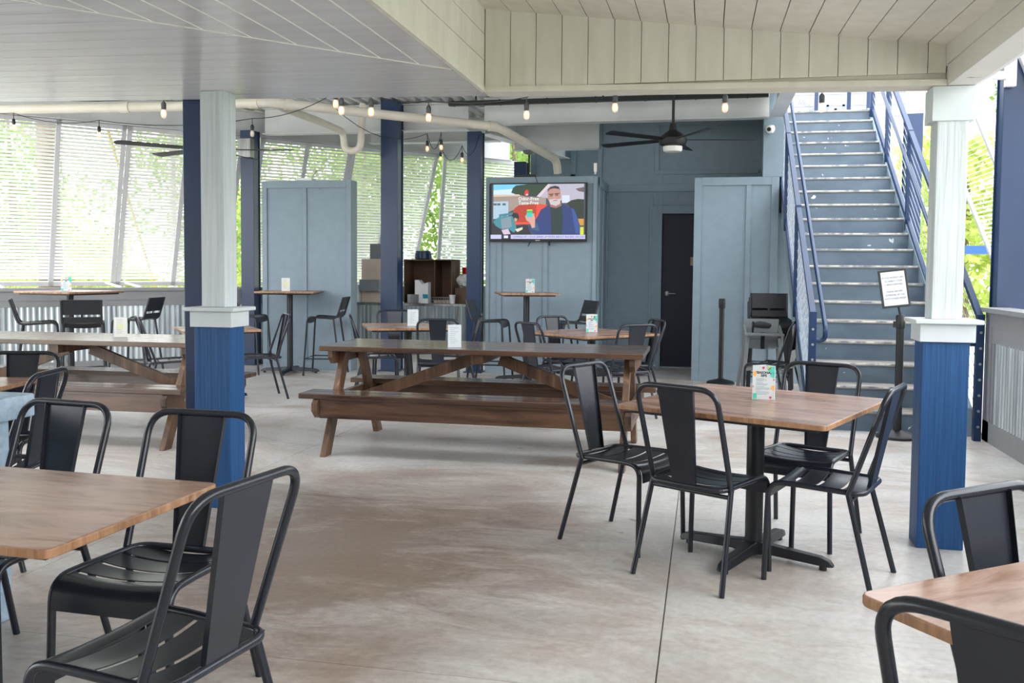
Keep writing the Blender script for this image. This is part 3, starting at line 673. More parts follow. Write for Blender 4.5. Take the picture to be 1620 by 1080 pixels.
# ================================================================== PICNIC TABLES
def picnic(x, y, deg, label):
    e = empty('picnic_table', (x, y, 0), R_(deg), label, 'picnic table'); m = M['picnic']; L2 = 1.22
    b = MB()
    for k in range(5):
        yy = -.39+k*.157; b.box(-L2+random.uniform(0, .006), L2-random.uniform(0, .006), yy, yy+.150, .76, .80)
    b.build('tabletop', m, e, bevel=.006)
    for s_ in (-1, 1):
        b = MB(); y0 = .385 if s_ > 0 else -.625
        y0 = .37*1.0 if s_ > 0 else -.635
        LB = 1.27; b.box(-LB, LB, y0, y0+.13, .43, .47); b.box(-LB, LB, y0+.137, y0+.265, .43, .47); b.build('bench_seat', m, e, bevel=.006)
        yo = s_*.60
        MB().box(-L2+.106, L2-.106, yo-.019, yo+.019, .29, .43).build('bench_rail', M['picnic'], e, bevel=.004)
    for sx in (-1, 1):
        X = sx*(L2-.083)
        b = MB(); b.prism([(-.62, .43), (-.655, .40), (-.655, .345), (-.60, .29), (.60, .29), (.655, .345), (.655, .40), (.62, .43)], lambda u, v, t: (t, u, v), X-.022, X+.022); b.build('bench_support', M['picnicleg'], e, bevel=.003)
        b = MB(); b.prism([(-.36, .76), (-.36, .71), (-.31, .66), (.31, .66), (.36, .71), (.36, .76)], lambda u, v, t: (t, u, v), X-.019, X+.019); b.build('top_support', M['picnicleg'], e, bevel=.003)
        for sy in (-1, 1):
            a = Vector((X-sx*.045, sy*.555, 0)); c = Vector((X-sx*.045, sy*.16, .76))
            b = MB(); dr_ = .055
            b.prism([(a.y-dr_, 0), (a.y+dr_, 0), (c.y+dr_, .76), (c.y-dr_, .76)], lambda u, v, t: (t, u, v), X-sx*.045-.022, X-sx*.045+.022); b.build('leg', M['picnicleg'], e, bevel=.003)
        MB().beam((sx*.10, 0, .70), (X-sx*.04, 0, .335), .038, .09).build('brace', M['picnicleg'], e, bevel=.003)
        for yy in (-.40, .40): MB().cyl((X+sx*.022, yy+.0, .36), (X+sx*.029, yy, .36), .012, seg=10).build('bolt', M['screw'], e)
    MB().box(-.045, .045, -.34, .34, .69, .76).build('center_cleat', M['picnicleg'], e, bevel=.003)
    return e
picnic(-1.635, 6.84, 0, 'long brown picnic table in the middle of the patio')
picnic(-5.10, 6.72, 2, 'long brown picnic table at left, partly behind the left pillar')

# ================================================================== MENU HOLDERS
def menu(x, y, z, deg, label, kind=0, w_=.108, h_=.168):
    e = empty('menu_holder', (x, y, z), R_(deg), label, 'menu')
    d_ = w_*.5; b = MB()
    b.sheet([[(-w_/2, 0, 0), (w_/2, 0, 0)], [(-w_/2, 0, h_), (w_/2, 0, h_)]], .003)
    b.sheet([[(w_/2, 0, 0), (.01, d_, 0)], [(w_/2, 0, h_), (.01, d_, h_)]], .003); b.sheet([[(.01, d_, 0), (-w_/2, 0, 0)], [(.01, d_, h_), (-w_/2, 0, h_)]], .003)
    b.build('acrylic_stand', M['acrylic'], e)
    f = MB(); f.box(-w_/2+.002, w_/2-.002, -.0008, -.0002, .002, h_-.002); f.build('card', M['card'] if kind != 2 else flat('cream_card', (222, 222, 212)), e)
    def spot(name, cx, cz, r, col, nseg=7):
        q = MB(); vs = []
        for i in range(nseg):
            a = i*2*math.pi/nseg; rr = r*(1 if i % 2 else .72); vs.append((max(-w_/2+.002, min(w_/2-.002, cx+rr*math.cos(a))), max(.002, min(h_-.002, cz+rr*math.sin(a)))))
        q.prism(vs, lambda u, v, t: (u, t, v), -.0016, -.0009); q.build(name, col, e)
    if kind == 0:
        mint = M.setdefault('mint', flat('mint_print', (90, 208, 188))); org = M.setdefault('org', flat('orange_print', (248, 186, 92))); pnk = M.setdefault('pnk', flat('pink_print', (214, 72, 104))); grn = M.setdefault('grn', flat('green_print', (190, 206, 130)))
        spot('mint_patch', .042, .148, .026, mint, 6); spot('mint_patch', .046, .122, .018, mint, 6); spot('mint_patch', -.045, .018, .018, mint, 8); spot('green_patch', .024, .157, .013, grn, 8)
        spot('orange_patch', -.044, .126, .014, org, 9); spot('orange_patch', .047, .06, .015, org, 9); spot('pink_patch', -.002, .157, .008, pnk); spot('pink_patch', .033, .012, .008, pnk); spot('pink_patch', -.052, .063, .007, pnk); spot('orange_patch', .05, .1, .006, pnk)
        T = lambda zz, xx=0: Matrix.Translation((xx, -.0010, zz)) @ FRONT
        text_mesh('SEASONAL', .0155, M['ink'], 'lettering', e, T(.133), bold=.0006); text_mesh('SIPS', .0165, M['ink'], 'lettering', e, T(.118), bold=.0006)
        q = MB()
        for zz, l in ((.103, .038), (.097, .05), (.092, .034), (.083, .03), (.077, .055), (.072, .05), (.063, .038), (.057, .062), (.052, .066), (.046, .022), (.038, .062), (.032, .06), (.026, .05)): q.box(-.036, -.036+l, -.0014, -.0009, zz, zz+.0016)
        q.build('small_print', M.setdefault('teal', flat('grey_blue_print', (120, 152, 170))), e)
    else:
        q = MB()
        for i in range(9): q.box(-.035, -.035+random.uniform(.03, .07), -.0014, -.0009, .145-i*.014, .148-i*.014)
        q.build('small_print', M.setdefault('greyprint', flat('pale_grey_print', (168, 178, 188))), e)
        if kind == 2: spot('yellow_patch', .0, .09, .03, M.setdefault('palegreen', flat('pale_yellow_print', (214, 222, 170))), 8)
    return e
menu(.287, 4.628, .7605, -4, 'SEASONAL SIPS menu stand with fruit prints on the front right table', 0)
menu(-1.83, 6.60, .8005, 14, 'plain pale menu stand on the middle picnic table', 1, .10, .17)
menu(-4.72, 6.72, .8005, 10, 'pale yellow-printed menu stand on the left picnic table', 2, .115, .165)
menu(-7.40, 9.52, 1.0855, 20, 'teal-topped menu stand on the leftmost high table', 0, .12, .17)
menu(-5.34, 11.05, 1.0805, 12, 'pale menu stand on the high table before the grey partition', 2, .11, .17)
menu(-2.12, 11.12, 1.1005, 8, 'teal-printed menu stand on the high table under the television', 0, .11, .17)
menu(-3.12, 9.55, .7605, 10, 'plain pale menu stand on the low table behind the central navy column', 1, .12, .18)
menu(-1.12, 9.22, .7605, 0, 'teal-printed menu stand on the low brown table below the television', 0, .115, .18)

# ================================================================== SIGN STAND, STANCHION
e = empty('sign_stand', (1.6, 8.16, 0), 0, 'black post with a framed white upstairs seating notice, at the stair foot', 'sign')
MB().lathe([(.17, 0), (.17, .02), (.15, .035), (.05, .06), (.03, .07)], seg=36).build('base', M['blackp'], e)
MB().cyl((0, 0, .06), (0, 0, 1.0), .032, seg=24).build('pole', M['blackp'], e)
b = MB(); b.lathe([(.036, .92), (.038, .93), (.038, 1.02), (.03, 1.035)], seg=24); b.box(-.055, -.03, -.02, .02, .93, .98); b.build('belt_head', M['blackp'], e)
MB().cyl((0, 0, 1.02), (-.025, 0, 1.12), .009, seg=10).build('stem', M['blackp'], e)
SM = Matrix.Translation((-.06, -.01, 1.255)) @ Matrix.Rotation(R_(-10), 4, 'X') @ Matrix.Rotation(R_(-7), 4, 'Y')
f = MB(); f.box(-.112, .112, 0, .014, -.16, .16); fr_ = f.build('frame', M['blackp'], e, bevel=.002); fr_.matrix_local = SM
p = MB().box(-.094, .094, -.0025, 0, -.142, .142).build('paper', flat('white_paper', (206, 208, 216)), fr_)
for i, tx in enumerate(('IF YOU WOULD LIKE', 'TO ENJOY YOUR', 'LUNCH UPSTAIRS', None, 'PLEASE INFORM', 'SOMEONE AT THE', 'HOST STAND INSIDE')):
    if tx: text_mesh(tx, .0215, M['ink'], 'lettering', fr_, Matrix.Translation((0, -.003, .092-i*.0295)) @ FRONT, sx=.84)
e = empty('stanchion', (.20, 11.52, 0), 0, 'black retractable-belt stanchion against the blue-grey wall', 'stanchion')
MB().lathe([(.17, 0), (.17, .02), (.15, .035), (.05, .06), (.03, .07)], seg=36).build('base', M['blackp'], e)
MB().cyl((0, 0, .06), (0, 0, .96), .030, seg=24).build('pole', M['blackp'], e)
b = MB(); b.lathe([(.036, .93), (.040, .94), (.040, 1.03), (.034, 1.05)], seg=24); b.build('belt_head', M['blackp'], e)

# ================================================================== STACKED STOOLS AND HIGH CHAIRS BY THE STAIRS
for i in range(3):
    o = copy_tree(stool0); o.location = (.70+.01*i, 10.9-.07*i, .0+.052*i+.001); o.rotation_euler = (R_(-5), 0, R_(182-90+90))
    o['label'] = ['black bar stool at the bottom of the stack beside the stairs', 'black bar stool in the middle of the stack beside the stairs', 'black bar stool on top of the stack beside the stairs'][i]; o['group'] = 'stacked black bar stools by the stairs'
o = copy_tree(chair0); o.location = (.66, 9.75, 0); o.rotation_euler = (R_(0), 0, R_(150-90)); o['label'] = 'black metal chair parked in the corner between the stool stack and stairs'
e = empty('high_chair', (.62, 10.4, -.0), R_(4), 'grey plastic child high chair standing before the stacked black stools', 'high chair')
b = MB(); b.sheet([[(-.19, .12, .86), (0, .16, .86), (.19, .12, .86)], [(-.17, .10, .62), (0, .13, .62), (.17, .10, .62)], [(-.16, .0, .54), (0, .0, .53), (.16, .0, .54)]], .02); b.build('seat_shell', M['greyplastic'], e, bevel=.004)
b = MB()
for s_ in (-1, 1): b.prism([(-.12, .55), (.10, .55), (.12, .80), (.04, .78), (-.14, .70)], lambda u, v, t: (t, u, v), s_*.19-.012, s_*.19+.012)
b.build('side_panel', M['greyplastic'], e, bevel=.003)
MB().box(-.21, .21, -.16, -.02, .69, .715).build('tray', M['greyplastic'], e, bevel=.006)
for sx in (-1, 1):
    for sy in (-1, 1): MB().tube([(sx*.17, sy*.10, .66), (sx*.24, sy*.24, 0)], .022, 10).build('leg', M['greyplastic'], e)
MB().box(-.02, .02, -.03, 0, .54, .72).build('crotch_strap', M['blackp'], e)

# ================================================================== TELEVISION
TX, TY, TZ = -2.163, 11.86, 2.132; TW, TH = 1.285, .765
e = empty('television', (TX, TY, TZ), 0, 'large wall television showing a man holding a green packet', 'television')
MB().box(-TW/2, TW/2, -.03, .025, -TH/2, TH/2).build('housing', M['blackp'], e, bevel=.004)
MB().box(-.3, .3, .025, .035, -.2, .2).build('wall_bracket', M['blackp'], e)
b = MB(); b.tube([(-.1, .03, -TH/2+.01), (-.14, .03, -TH/2-.06)], .006, 6); b.box(.14, .16, .0, .03, -TH/2-.05, -TH/2); b.build('hanging_cable', M['blackp'], e)
SC = {}
def em(c, s=1.0):
    if c not in SC: SC[c] = emis('screen_%02x%02x%02x' % c, c, .75)
    return SC[c]
lay = [0]
def shp(name, pts, c, parent):       # pts in 1620x1080 zoom space of the screen area (x 45-1560, y 95-990)
    lay[0] += 1; y = -.0302-lay[0]*.00006
    q = MB(); P2 = [((px-802)/1515*TW*.985+.0, -((py-540)/895*TH)) for px, py in pts]
    q.prism(P2, lambda u, v, t: (u, t, v), y, y+.00004); return q.build(name, em(c), parent)
scr = shp('screen', [(62, 112), (1545, 112), (1545, 945), (62, 945)], (60, 70, 80), e)
S = lambda pts, c, nm='picture_area': shp(nm, pts, c, scr)
S([(88, 112), (640, 112), (500, 290), (88, 300)], (110, 190, 226), 'sky'); S([(88, 200), (400, 180), (500, 290), (88, 300)], (190, 214, 226), 'cloud')
S([(375, 240), (400, 170), (450, 130), (640, 112), (960, 112), (800, 290), (520, 290)], (34, 58, 38), 'tree')
S([(960, 112), (1525, 112), (1525, 420), (780, 300)], (172, 168, 184), 'house'); S([(780, 300), (960, 112), (1010, 112), (830, 310)], (206, 190, 196), 'roof_edge')
S([(1390, 190), (1525, 160), (1525, 240), (1440, 225)], (96, 84, 88), 'roof'); S([(1180, 285), (1300, 285), (1300, 400), (1180, 400)], (196, 206, 224), 'window')
S([(88, 280), (500, 270), (600, 300), (560, 440), (88, 640)], (148, 132, 120), 'house'); S([(88, 268), (500, 265), (520, 290), (88, 300)], (196, 180, 160), 'roof_edge')
S([(88, 375), (330, 370), (330, 620), (88, 640)], (160, 186, 202), 'garage_door')
for x in (90, 150, 235): S([(x, 400), (x+52, 400), (x+52, 432), (x, 432)], (70, 84, 98), 'garage_window')
S([(345, 370), (430, 330), (600, 300), (930, 320), (930, 440), (345, 460)], (150, 136, 128), 'house')
S([(1260, 400), (1330, 360), (1440, 340), (1525, 350), (1525, 640), (1430, 640)], (30, 42, 30), 'bush'); S([(1430, 640), (1525, 640), (1525, 740), (1470, 740)], (196, 140, 40), 'bush'); S([(1470, 765), (1525, 765), (1525, 880), (1470, 880)], (196, 206, 40), 'grass')
S([(410, 520), (440, 470), (500, 430), (780, 410), (960, 430), (900, 500), (780, 660), (440, 740)], (168, 48, 26), 'car_hood'); S([(440, 690), (700, 690), (700, 720), (430, 720)], (226, 76, 50), 'car_edge'); S([(780, 420), (950, 425), (880, 500), (770, 640)], (214, 66, 44), 'car_hood')
S([(180, 570), (410, 540), (410, 575), (215, 600), (215, 700), (180, 700)], (60, 120, 130), 'tool_cart')
S([(62, 700), (240, 760), (640, 730), (700, 880), (62, 880)], (26, 28, 38), 'engine_bay')
S([(90, 680), (160, 620), (280, 590), (400, 600), (440, 700), (470, 800), (420, 850), (330, 790), (200, 790), (120, 740)], (52, 130, 142), 'bending_man'); S([(210, 640), (370, 600), (390, 760), (230, 800)], (118, 138, 150), 'bending_man')
S([(385, 590), (410, 545), (480, 550), (505, 610), (480, 670), (430, 640)], (18, 16, 22), 'hair'); S([(430, 620), (480, 640), (460, 680), (430, 670)], (190, 150, 130), 'face')
S([(440, 800), (560, 765), (560, 800), (480, 840)], (210, 206, 180), 'glove'); S([(220, 810), (330, 790), (370, 870), (260, 880)], (196, 180, 196), 'rag')
S([(700, 690), (780, 640), (850, 500), (980, 430), (1170, 410), (1330, 480), (1420, 640), (1470, 860), (1470, 880), (760, 880), (650, 800)], (28, 50, 108), 'jacket'); S([(1330, 480), (1370, 490), (1440, 650), (1470, 860), (1400, 860)], (44, 74, 142), 'jacket_fold'); S([(690, 740), (800, 700), (830, 830), (700, 800)], (44, 84, 120), 'jacket_cuff')
S([(1000, 455), (1175, 440), (1200, 640), (1180, 880), (1020, 880)], (18, 44, 44), 'shirt')
S([(990, 400), (1165, 390), (1175, 445), (1085, 478), (1000, 460)], (150, 104, 92), 'neck')
S([(955, 220), (990, 170), (1060, 150), (1130, 170), (1158, 230), (1165, 330), (1150, 410), (1085, 440), (1000, 415), (960, 340)], (176, 130, 118), 'face')
S([(952, 235), (958, 190), (1000, 155), (1070, 138), (1130, 155), (1155, 215), (1130, 190), (1060, 178), (990, 190)], (46, 42, 50), 'hair')
S([(975, 350), (1010, 345), (1060, 335), (1110, 345), (1165, 330), (1150, 415), (1085, 445), (1000, 420)], (190, 180, 184), 'beard'); S([(1040, 358), (1110, 355), (1105, 368), (1045, 370)], (150, 92, 88), 'mouth')
S([(970, 262), (1050, 258), (1050, 268), (970, 272)], (40, 36, 44), 'glasses'); S([(1065, 255), (1145, 250), (1145, 260), (1065, 266)], (40, 36, 44), 'glasses'); S([(985, 272), (1040, 268), (1036, 300), (990, 302)], (120, 84, 84), 'eye'); S([(1070, 265), (1125, 262), (1120, 292), (1075, 296)], (120, 84, 84), 'eye'); S([(1048, 285), (1072, 285), (1078, 320), (1045, 322)], (196, 142, 128), 'nose')
S([(600, 600), (630, 560), (720, 570), (760, 640), (760, 770), (710, 780), (680, 700), (620, 660)], (198, 152, 138), 'hand')
for k in range(4): S([(715+k*4, 560+k*22), (748+k*3, 556+k*22), (750+k*3, 572+k*22), (718+k*4, 577+k*22)], (206, 160, 146), 'finger')
S([(625, 500), (718, 498), (718, 610), (625, 612)], (40, 190, 180), 'packet'); S([(625, 500), (718, 498), (718, 548), (625, 548)], (60, 170, 80), 'packet_top'); S([(632, 500), (712, 498), (712, 510), (632, 512)], (226, 214, 90), 'packet_band')
S([(585, 285), (592, 225), (615, 195), (650, 205), (655, 260), (635, 290)], (200, 50, 40), 'flame_mark'); S([(612, 262), (640, 258), (645, 280), (615, 284)], (220, 210, 220), 'flame_mark')
S([(48, 882), (222, 882), (222, 945), (48, 945)], (184, 186, 224), 'caption_box'); S([(222, 882), (374, 882), (374, 945), (222, 945)], (16, 18, 34), 'caption_logo'); S([(262, 893), (330, 893), (330, 934), (262, 934)], (206, 210, 226), 'caption_logo'); S([(374, 882), (1552, 882), (1552, 945), (374, 945)], (184, 186, 224), 'caption_bar')
def stx(tx, px, py, size, c, al='LEFT'):
    lay[0] += 2; m_ = em(c); return text_mesh(tx, size, m_, 'lettering', scr, Matrix.Translation(((px-802)/1515*TW*.985, -.0302-lay[0]*.00006-.0006, -((py-540)/895*TH))) @ FRONT, al, ext=.0001)
stx('Odor-Free', 490, 335, .062, (240, 240, 240)); stx('Taste-Free', 490, 398, .062, (240, 240, 240)); stx('COMING UP: 1 DOZ SERIES UP MORE ABOUT RACERS ON DECK', 400, 914, .034, (34, 36, 60))
MB().box(-.03, .03, -.031, -.030, -TH/2+.012, -TH/2+.022).build('maker_mark', M['screw'], e)

e = empty('cable_box', (-2.33, 11.97, 2.601), 0, 'flat black cable box on top of the television wall', 'media box')
MB().box(-.13, .13, -.07, .07, 0, .03).build('case', M['blackp'], e, bevel=.003); MB().tube(fillet([(.1, -.07, .012), (.12, -.085, 0), (.15, -.085, -.08)], .02), .004, 6).build('cord', M['blackp'], e)

# ================================================================== CEILING FANS
def fan(x, y, zt_, zh, label, ang=8, rodonly=False, nb=5, L_=.98):
    e = empty('ceiling_fan', (x, y, zt_), 0, label, 'ceiling fan'); d = zh-zt_
    MB().lathe([(.09, 0), (.085, -.04), (.03, -.05)][::-1], seg=24).build('canopy', M['blackp'], e)
    MB().cyl((0, 0, -.04), (0, 0, d+.1), .017, seg=14).build('rod', M['blackp'], e)
    MB().lathe([(.10, d-.09), (.15, d-.07), (.165, d-.03), (.165, d+.0), (.12, d+.05), (.05, d+.10), (.035, d+.18)], seg=32).build('motor_housing', M['blackp'], e)
    l = MB().lathe([(.0, d-.155), (.10, d-.15), (.112, d-.13), (.112, d-.09)], seg=28).build('light_kit', M['lens'], e)
    for k in range(nb):
        a = R_(ang+k*360/nb); Mx = Matrix.Rotation(a, 4, 'Z') @ Matrix.Translation((0, 0, d-.01)) @ Matrix.Rotation(R_(10), 4, 'X')
        b = MB(); b.prism([(.14, -.03), (.22, -.055), (L_-.03, -.07), (L_, -.04), (L_, .04), (L_-.03, .07), (.22, .055), (.14, .03)], lambda u, v, t: Mx @ Vector((u, v, t)), -.004, .004); b.build('blade', M['blackp'], e, bevel=.002)
    return e
fan(-.41, 11.0, 3.60-.0, 2.93, 'black ceiling fan with round light, right of the television', 9)
fan(-5.55, 9.5, 3.60, 2.72, 'black ceiling fan half hidden by the dark navy column at left', 12)
e = empty('heater_track', (-1.27, 11.3, 3.44), 0, 'long black track hung across the ceiling in front of the white beam', 'track')
b = MB(); b.box(-1.95, 1.95, -.04, .04, 0, .055)
for k in range(7): b.box(-1.9+k*.6, -1.88+k*.6, -.045, .045, -.004, .06)
b.build('housing', M['blackp'], e); 
for x in (-1.6, 0, 1.6): MB().box(x-.01, x+.01, -.01, .01, .055, .18).build('hanger', M['blackp'], e)
# small fan canopy behind the television wall
e = empty('pendant_rod', (-2.53, 13.1, 3.099), 0, 'grey canopy with thin dark rod rising behind the television wall', 'fan rod')
MB().lathe([(.02, -.06), (.07, -.05), (.09, -.02), (.095, 0)], seg=20).build('canopy', M['greyplastic'], e); MB().cyl((0, 0, -.05), (0, 0, -.75), .014, seg=10).build('rod', M['blackp'], e)

# ================================================================== PIPES
def pipe(name, pts, r, label, fr=.12, couplings=(), parent=None):
    e = empty(name, (0, 0, 0), 0, label, 'pipe'); P = fillet(pts, fr, 6)
    MB().tube(P, r, 16).build('run', M['pvc'], e)
    for (a, b_) in couplings: MB().cyl(a, b_, r*1.18, seg=16).build('coupling', M['pvc'], e)
    return e
pipe('drain_pipe', [(-8.62, 9.3, 3.2), (-5.9, 9.5, 3.2), (-4.75, 9.42, 3.2), (-2.62, 11.45, 3.19), (-2.05, 12.6, 2.90), (-2.04, 12.66, 2.72)], .055, 'long cream drain pipe crossing under the roof and ending above the television',
     couplings=[((-4.98, 9.44, 3.2), (-4.86, 9.43, 3.2)), ((-2.72, 11.35, 3.19), (-2.64, 11.43, 3.19)), ((-4.62, 9.545, 3.2), (-4.55, 9.61, 3.2)), ((-6.6, 9.45, 3.2), (-6.48, 9.455, 3.2))])
pipe('trap_pipe', [(-4.72, 9.45, 3.19), (-4.66, 10.5, 3.17), (-4.62, 11.25, 3.14), (-4.62, 11.27, 2.90), (-4.40, 11.27, 2.90), (-4.36, 11.27, 3.5)], .045, 'cream branch pipe with a U-shaped trap left of the central navy column', fr=.11)

# ================================================================== STRING LIGHTS
def string(label, bulbs, pts=None, sag=.10, off=(), zadd=.14):
    """bulbs: (x,y,z of bulb centre); cable runs above them"""
    e = empty('string_lights', bulbs[0], 0, label, 'string lights'); o0 = Vector(bulbs[0])
    anchors = [Vector(b_)+Vector((0, 0, zadd)) for b_ in bulbs]
    path = ([Vector(pts[0])] if pts else [])+anchors+([Vector(pts[1])] if pts else [])
    P = []
    for a, c in zip(path[:-1], path[1:]):
        for i in range(8):
            t = i/8; q = a.lerp(c, t); q.z -= 4*sag*t*(1-t); P.append(q-o0)
    P.append(path[-1]-o0)
    MB().tube(P, .004, 6).build('cable', M['blackp'], e)
    for i, b_ in enumerate(bulbs):
        c = Vector(b_)-o0
        s_ = MB(); s_.cyl(c+Vector((0, 0, zadd)), c+Vector((0, 0, .07)), .004, seg=6); s_.lathe([(.0165, 0), (.018, .012), (.018, .045), (.008, .06)], (c.x, c.y, c.z+.022), 12); s_.build('socket', M['blackp'], e)
        g_ = MB(); g_.lathe([(.004, -.043), (.016, -.036), (.021, -.018), (.021, 0), (.015, .022)], (c.x, c.y, c.z), 14); gb = g_.build('bulb', M['bulb'], e)
        f_ = MB(); f_.lathe([(.002, -.024), (.008, -.014), (.008, .004), (.003, .014)], (c.x, c.y, c.z), 8); f_.build('filament', M['fil'] if i not in off else M['filoff'], gb)
    return e
string('string of warm bulbs hanging between the left louvres and left pillar', [(-7.206, 8.5, 2.854), (-6.186, 8.5, 2.752), (-4.46, 8.5, 2.727)], [(-8.3, 8.5, 3.2), (-3.5, 8.3, 3.05)], .06, off=(2,))
string('single warm bulb on a wire just left of the dark navy column', [(-3.968, 6.2, 2.53)], [(-4.6, 5.05, 2.50), (-3.1, 5.3, 2.5)], .05, zadd=.115)
string('string of warm bulbs just behind the soffit edge, either side of the central column', [(-2.69, 6.4, 2.60), (-2.563, 6.2, 2.515), (-2.339, 6.2, 2.50), (-2.039, 6.6, 2.517), (-1.258, 6.4, 2.482)], [(-3.4, 5.3, 2.55), (-.9, 5.06, 2.50)], .03, zadd=.115)
string('string of warm bulbs hanging in front of the ceiling fan and the stair opening', [(-.636, 6.4, 2.517), (.104, 6.4, 2.496), (.726, 6.4, 2.479)], [(-.95, 5.06, 2.45), (1.3, 5.1, 2.44)], .01, zadd=.125)
string('cluster of small warm bulbs between the two tall navy columns', [(-3.103, 10.0, 2.745), (-2.94, 10.0, 2.756), (-3.536, 12.0, 2.877), (-2.831, 10.5, 2.672)], [(-3.9, 9.2, 3.1), (-2.95, 11.8, 3.15)], .18, zadd=.16)

# ================================================================== SMALL FIXTURES
e = empty('security_camera', (.735, 11.71, 3.12), 0, 'round white dome security camera on the wall left of the stairs', 'camera')
b = MB(); b.lathe([(.0, -.055), (.035, -.045), (.056, -.01), (.058, .02), (.045, .045), (.0, .055)], seg=20); b.build('dome', M['white'], e)
MB().cyl((0, .0, 0), (0, .045, 0), .04, seg=16).build('mount', M['white'], e)
MB().cyl((-.018, -.05, -.006), (-.02, -.062, -.008), .026, .02, seg=16).build('lens', M['blackp'], e)
e = empty('wall_speaker', (-6.30, 11.84, 3.05), 0, 'small stainless box fixed near the top of the navy column at the louvres', 'box')
MB().box(-.10, .09, -.06, .05, -.14, .12).build('housing', M['stainless'], e, bevel=.004)
e = empty('wall_sensor', (-1.42, 11.86, 2.70), 0, 'small white sensor with a lens beside the television wall corner', 'sensor')
MB().box(-.02, .02, -.02, .03, -.05, .06).build('housing', M['white'], e, bevel=.004); MB().cyl((0, -.02, -.08), (0, .0, -.04), .012, seg=10).build('probe', M['white'], e)
e = empty('wireless_router', (-5.3, 11.7, 2.561), 0, 'flat white wireless unit with antennas on top of the grey partition', 'router')
MB().box(-.15, .07, -.08, .06, 0, .035).build('case', M['white'], e, bevel=.005)
for a in ((.05, .13, .12), (.07, .18, -.14)): MB().cyl((.05, -.06, .02), (.05+a[1]*.8, -.09, .02+a[2]), .006, seg=6).build('antenna', M['greyplastic'], e)
e = empty('conduit_box', (2.40, 8.26, 3.02), 0, 'white electrical box with round fitting on the right navy column', 'electrical box')
MB().box(-.04, .04, -.04, .02, -.11, .11).build('box', M['white'], e, bevel=.004); MB().cyl((-.04, -.02, -.02), (-.14, -.02, -.02), .035, seg=14).build('fitting', M['white'], e); MB().tube(fillet([(-.1, -.02, .0), (-.1, -.02, .25), (0.02, -.02, .38)], .05), .012, 8).build('conduit', M['screw'], e)

# ================================================================== SERVICE COUNTER
e = empty('service_table', (-4.15, 12.75, 0), 0, 'stainless steel service table against the louvred wall', 'table')
MB().box(-.9, .9, -.3, .3, .855, .892).build('tabletop', M['stainless'], e, bevel=.004)
for x in (-.82, .72):
    for y in (-.24, .24): MB().cyl((x, y, 0), (x, y, .855), .02, seg=12).build('leg', M['stainless'], e)
def boxthing(name, x0, x1, y0, y1, z0, z1, mat, label, cat, bevel=.003):
    o = MB().box(x0-(x0+x1)/2, (x1-x0)/2, -(y1-y0)/2, (y1-y0)/2, 0, z1-z0).build(name, M[mat], bevel=bevel); o.location = ((x0+x1)/2, (y0+y1)/2, z0); return tag(o, label, cat)
boxthing('cardboard_box', -4.90, -4.56, 12.6, 12.9, .893, 1.52, 'cardboardw', 'tall pale cardboard carton left of the central column on the steel table', 'box')
boxthing('storage_bin', -4.88, -4.58, 12.46, 12.59, 1.06, 1.22, 'greyplastic', 'grey bin with dark flap hung on the pale cardboard carton', 'bin')
boxthing('bread_crate', -4.79, -4.5, 12.65, 12.95, 1.521, 1.74, 'greyplastic', 'grey perforated crate on top of the pale cardboard carton', 'crate')
boxthing('white_drawer', -5.04, -4.91, 12.5, 12.9, .893, 1.15, 'white', 'white box at the left end of the steel service table', 'box')
e = empty('cardboard_shelf', (-3.88, 12.75, .893), 0, 'big open brown cardboard box lying on the steel table beside the column', 'box')
b = MB(); b.box(-.36, .36, .22, .235, 0, .62); b.box(-.36, -.345, -.2, .22, 0, .62); b.box(.345, .36, -.2, .22, 0, .62); b.box(-.36, .36, -.2, .22, .61, .625); b.box(-.36, .36, -.2, .22, 0, .012)
b.box(.08, .092, -.15, .22, .012, .61)
b.build('box_walls', M['cbdark'], e)
e = empty('cooking_pot', (-4.0, 12.72, 1.519), 0, 'dark blue round tub on top of the open brown cardboard box', 'tub')
MB().lathe([(.11, 0), (.12, .01), (.12, .09), (.11, .095), (.11, .12), (.0, .122)], seg=24).build('body', M['navy'], e)
e = empty('file_box', (-3.93, 12.52, .893), R_(-8), 'white cut-front file box with a teal label on the steel table', 'box')
b = MB(); b.prism([(-.13, 0), (.10, 0), (.10, .30), (.0, .27), (-.06, .33), (-.13, .33)], lambda u, v, t: (u*.9, v*0+t, v), -.05, .05); b.build('case', M['white'], e, bevel=.003)
MB().box(.01, .09, -.0525, -.05, .07, .13).build('label', M.setdefault('tealp', flat('teal_label', (30, 140, 160))), e)
for k in range(6):
    pass
e = empty('bread_basket', (-3.66, 12.55, .893), 0, 'low wire basket holding white cup lids on the steel table', 'basket')
b = MB()
for i in range(9): b.cyl((-.14+i*.035, -.08, 0), (-.14+i*.035, -.085, .085), .003, seg=5)
for z in (.005, .045, .085): b.tube([(-.14, -.082, z), (.14, -.082, z), (.14, .08, z), (-.14, .08, z)], .003, 5, closed=True)
b.build('wire_frame', M['screw'], e)
for i in range(4):
    o = MB().lathe([(.028, 0), (.034, .035), (.036, .04), (.0, .042)], seg=14).build('lid_stack', M['cardboardw']); o.location = (-3.76+i*.062, 12.55, .9); tag(o, 'pale stack of lids inside the wire basket on the steel table', 'lids', 'lid stacks in the wire basket')
o = MB().lathe([(.036, 0), (.048, .12), (.05, .125), (.0, .122)], seg=18).build('paper_cup', M['white']); o.location = (-3.50, 12.50, .893); tag(o, 'white paper cup beside the wire basket on the steel table', 'cup')
boxthing('steel_scale', -4.14, -3.99, 12.42, 12.6, .893, 1.02, 'stainless', 'low stainless food scale behind the central column edge', 'scale')
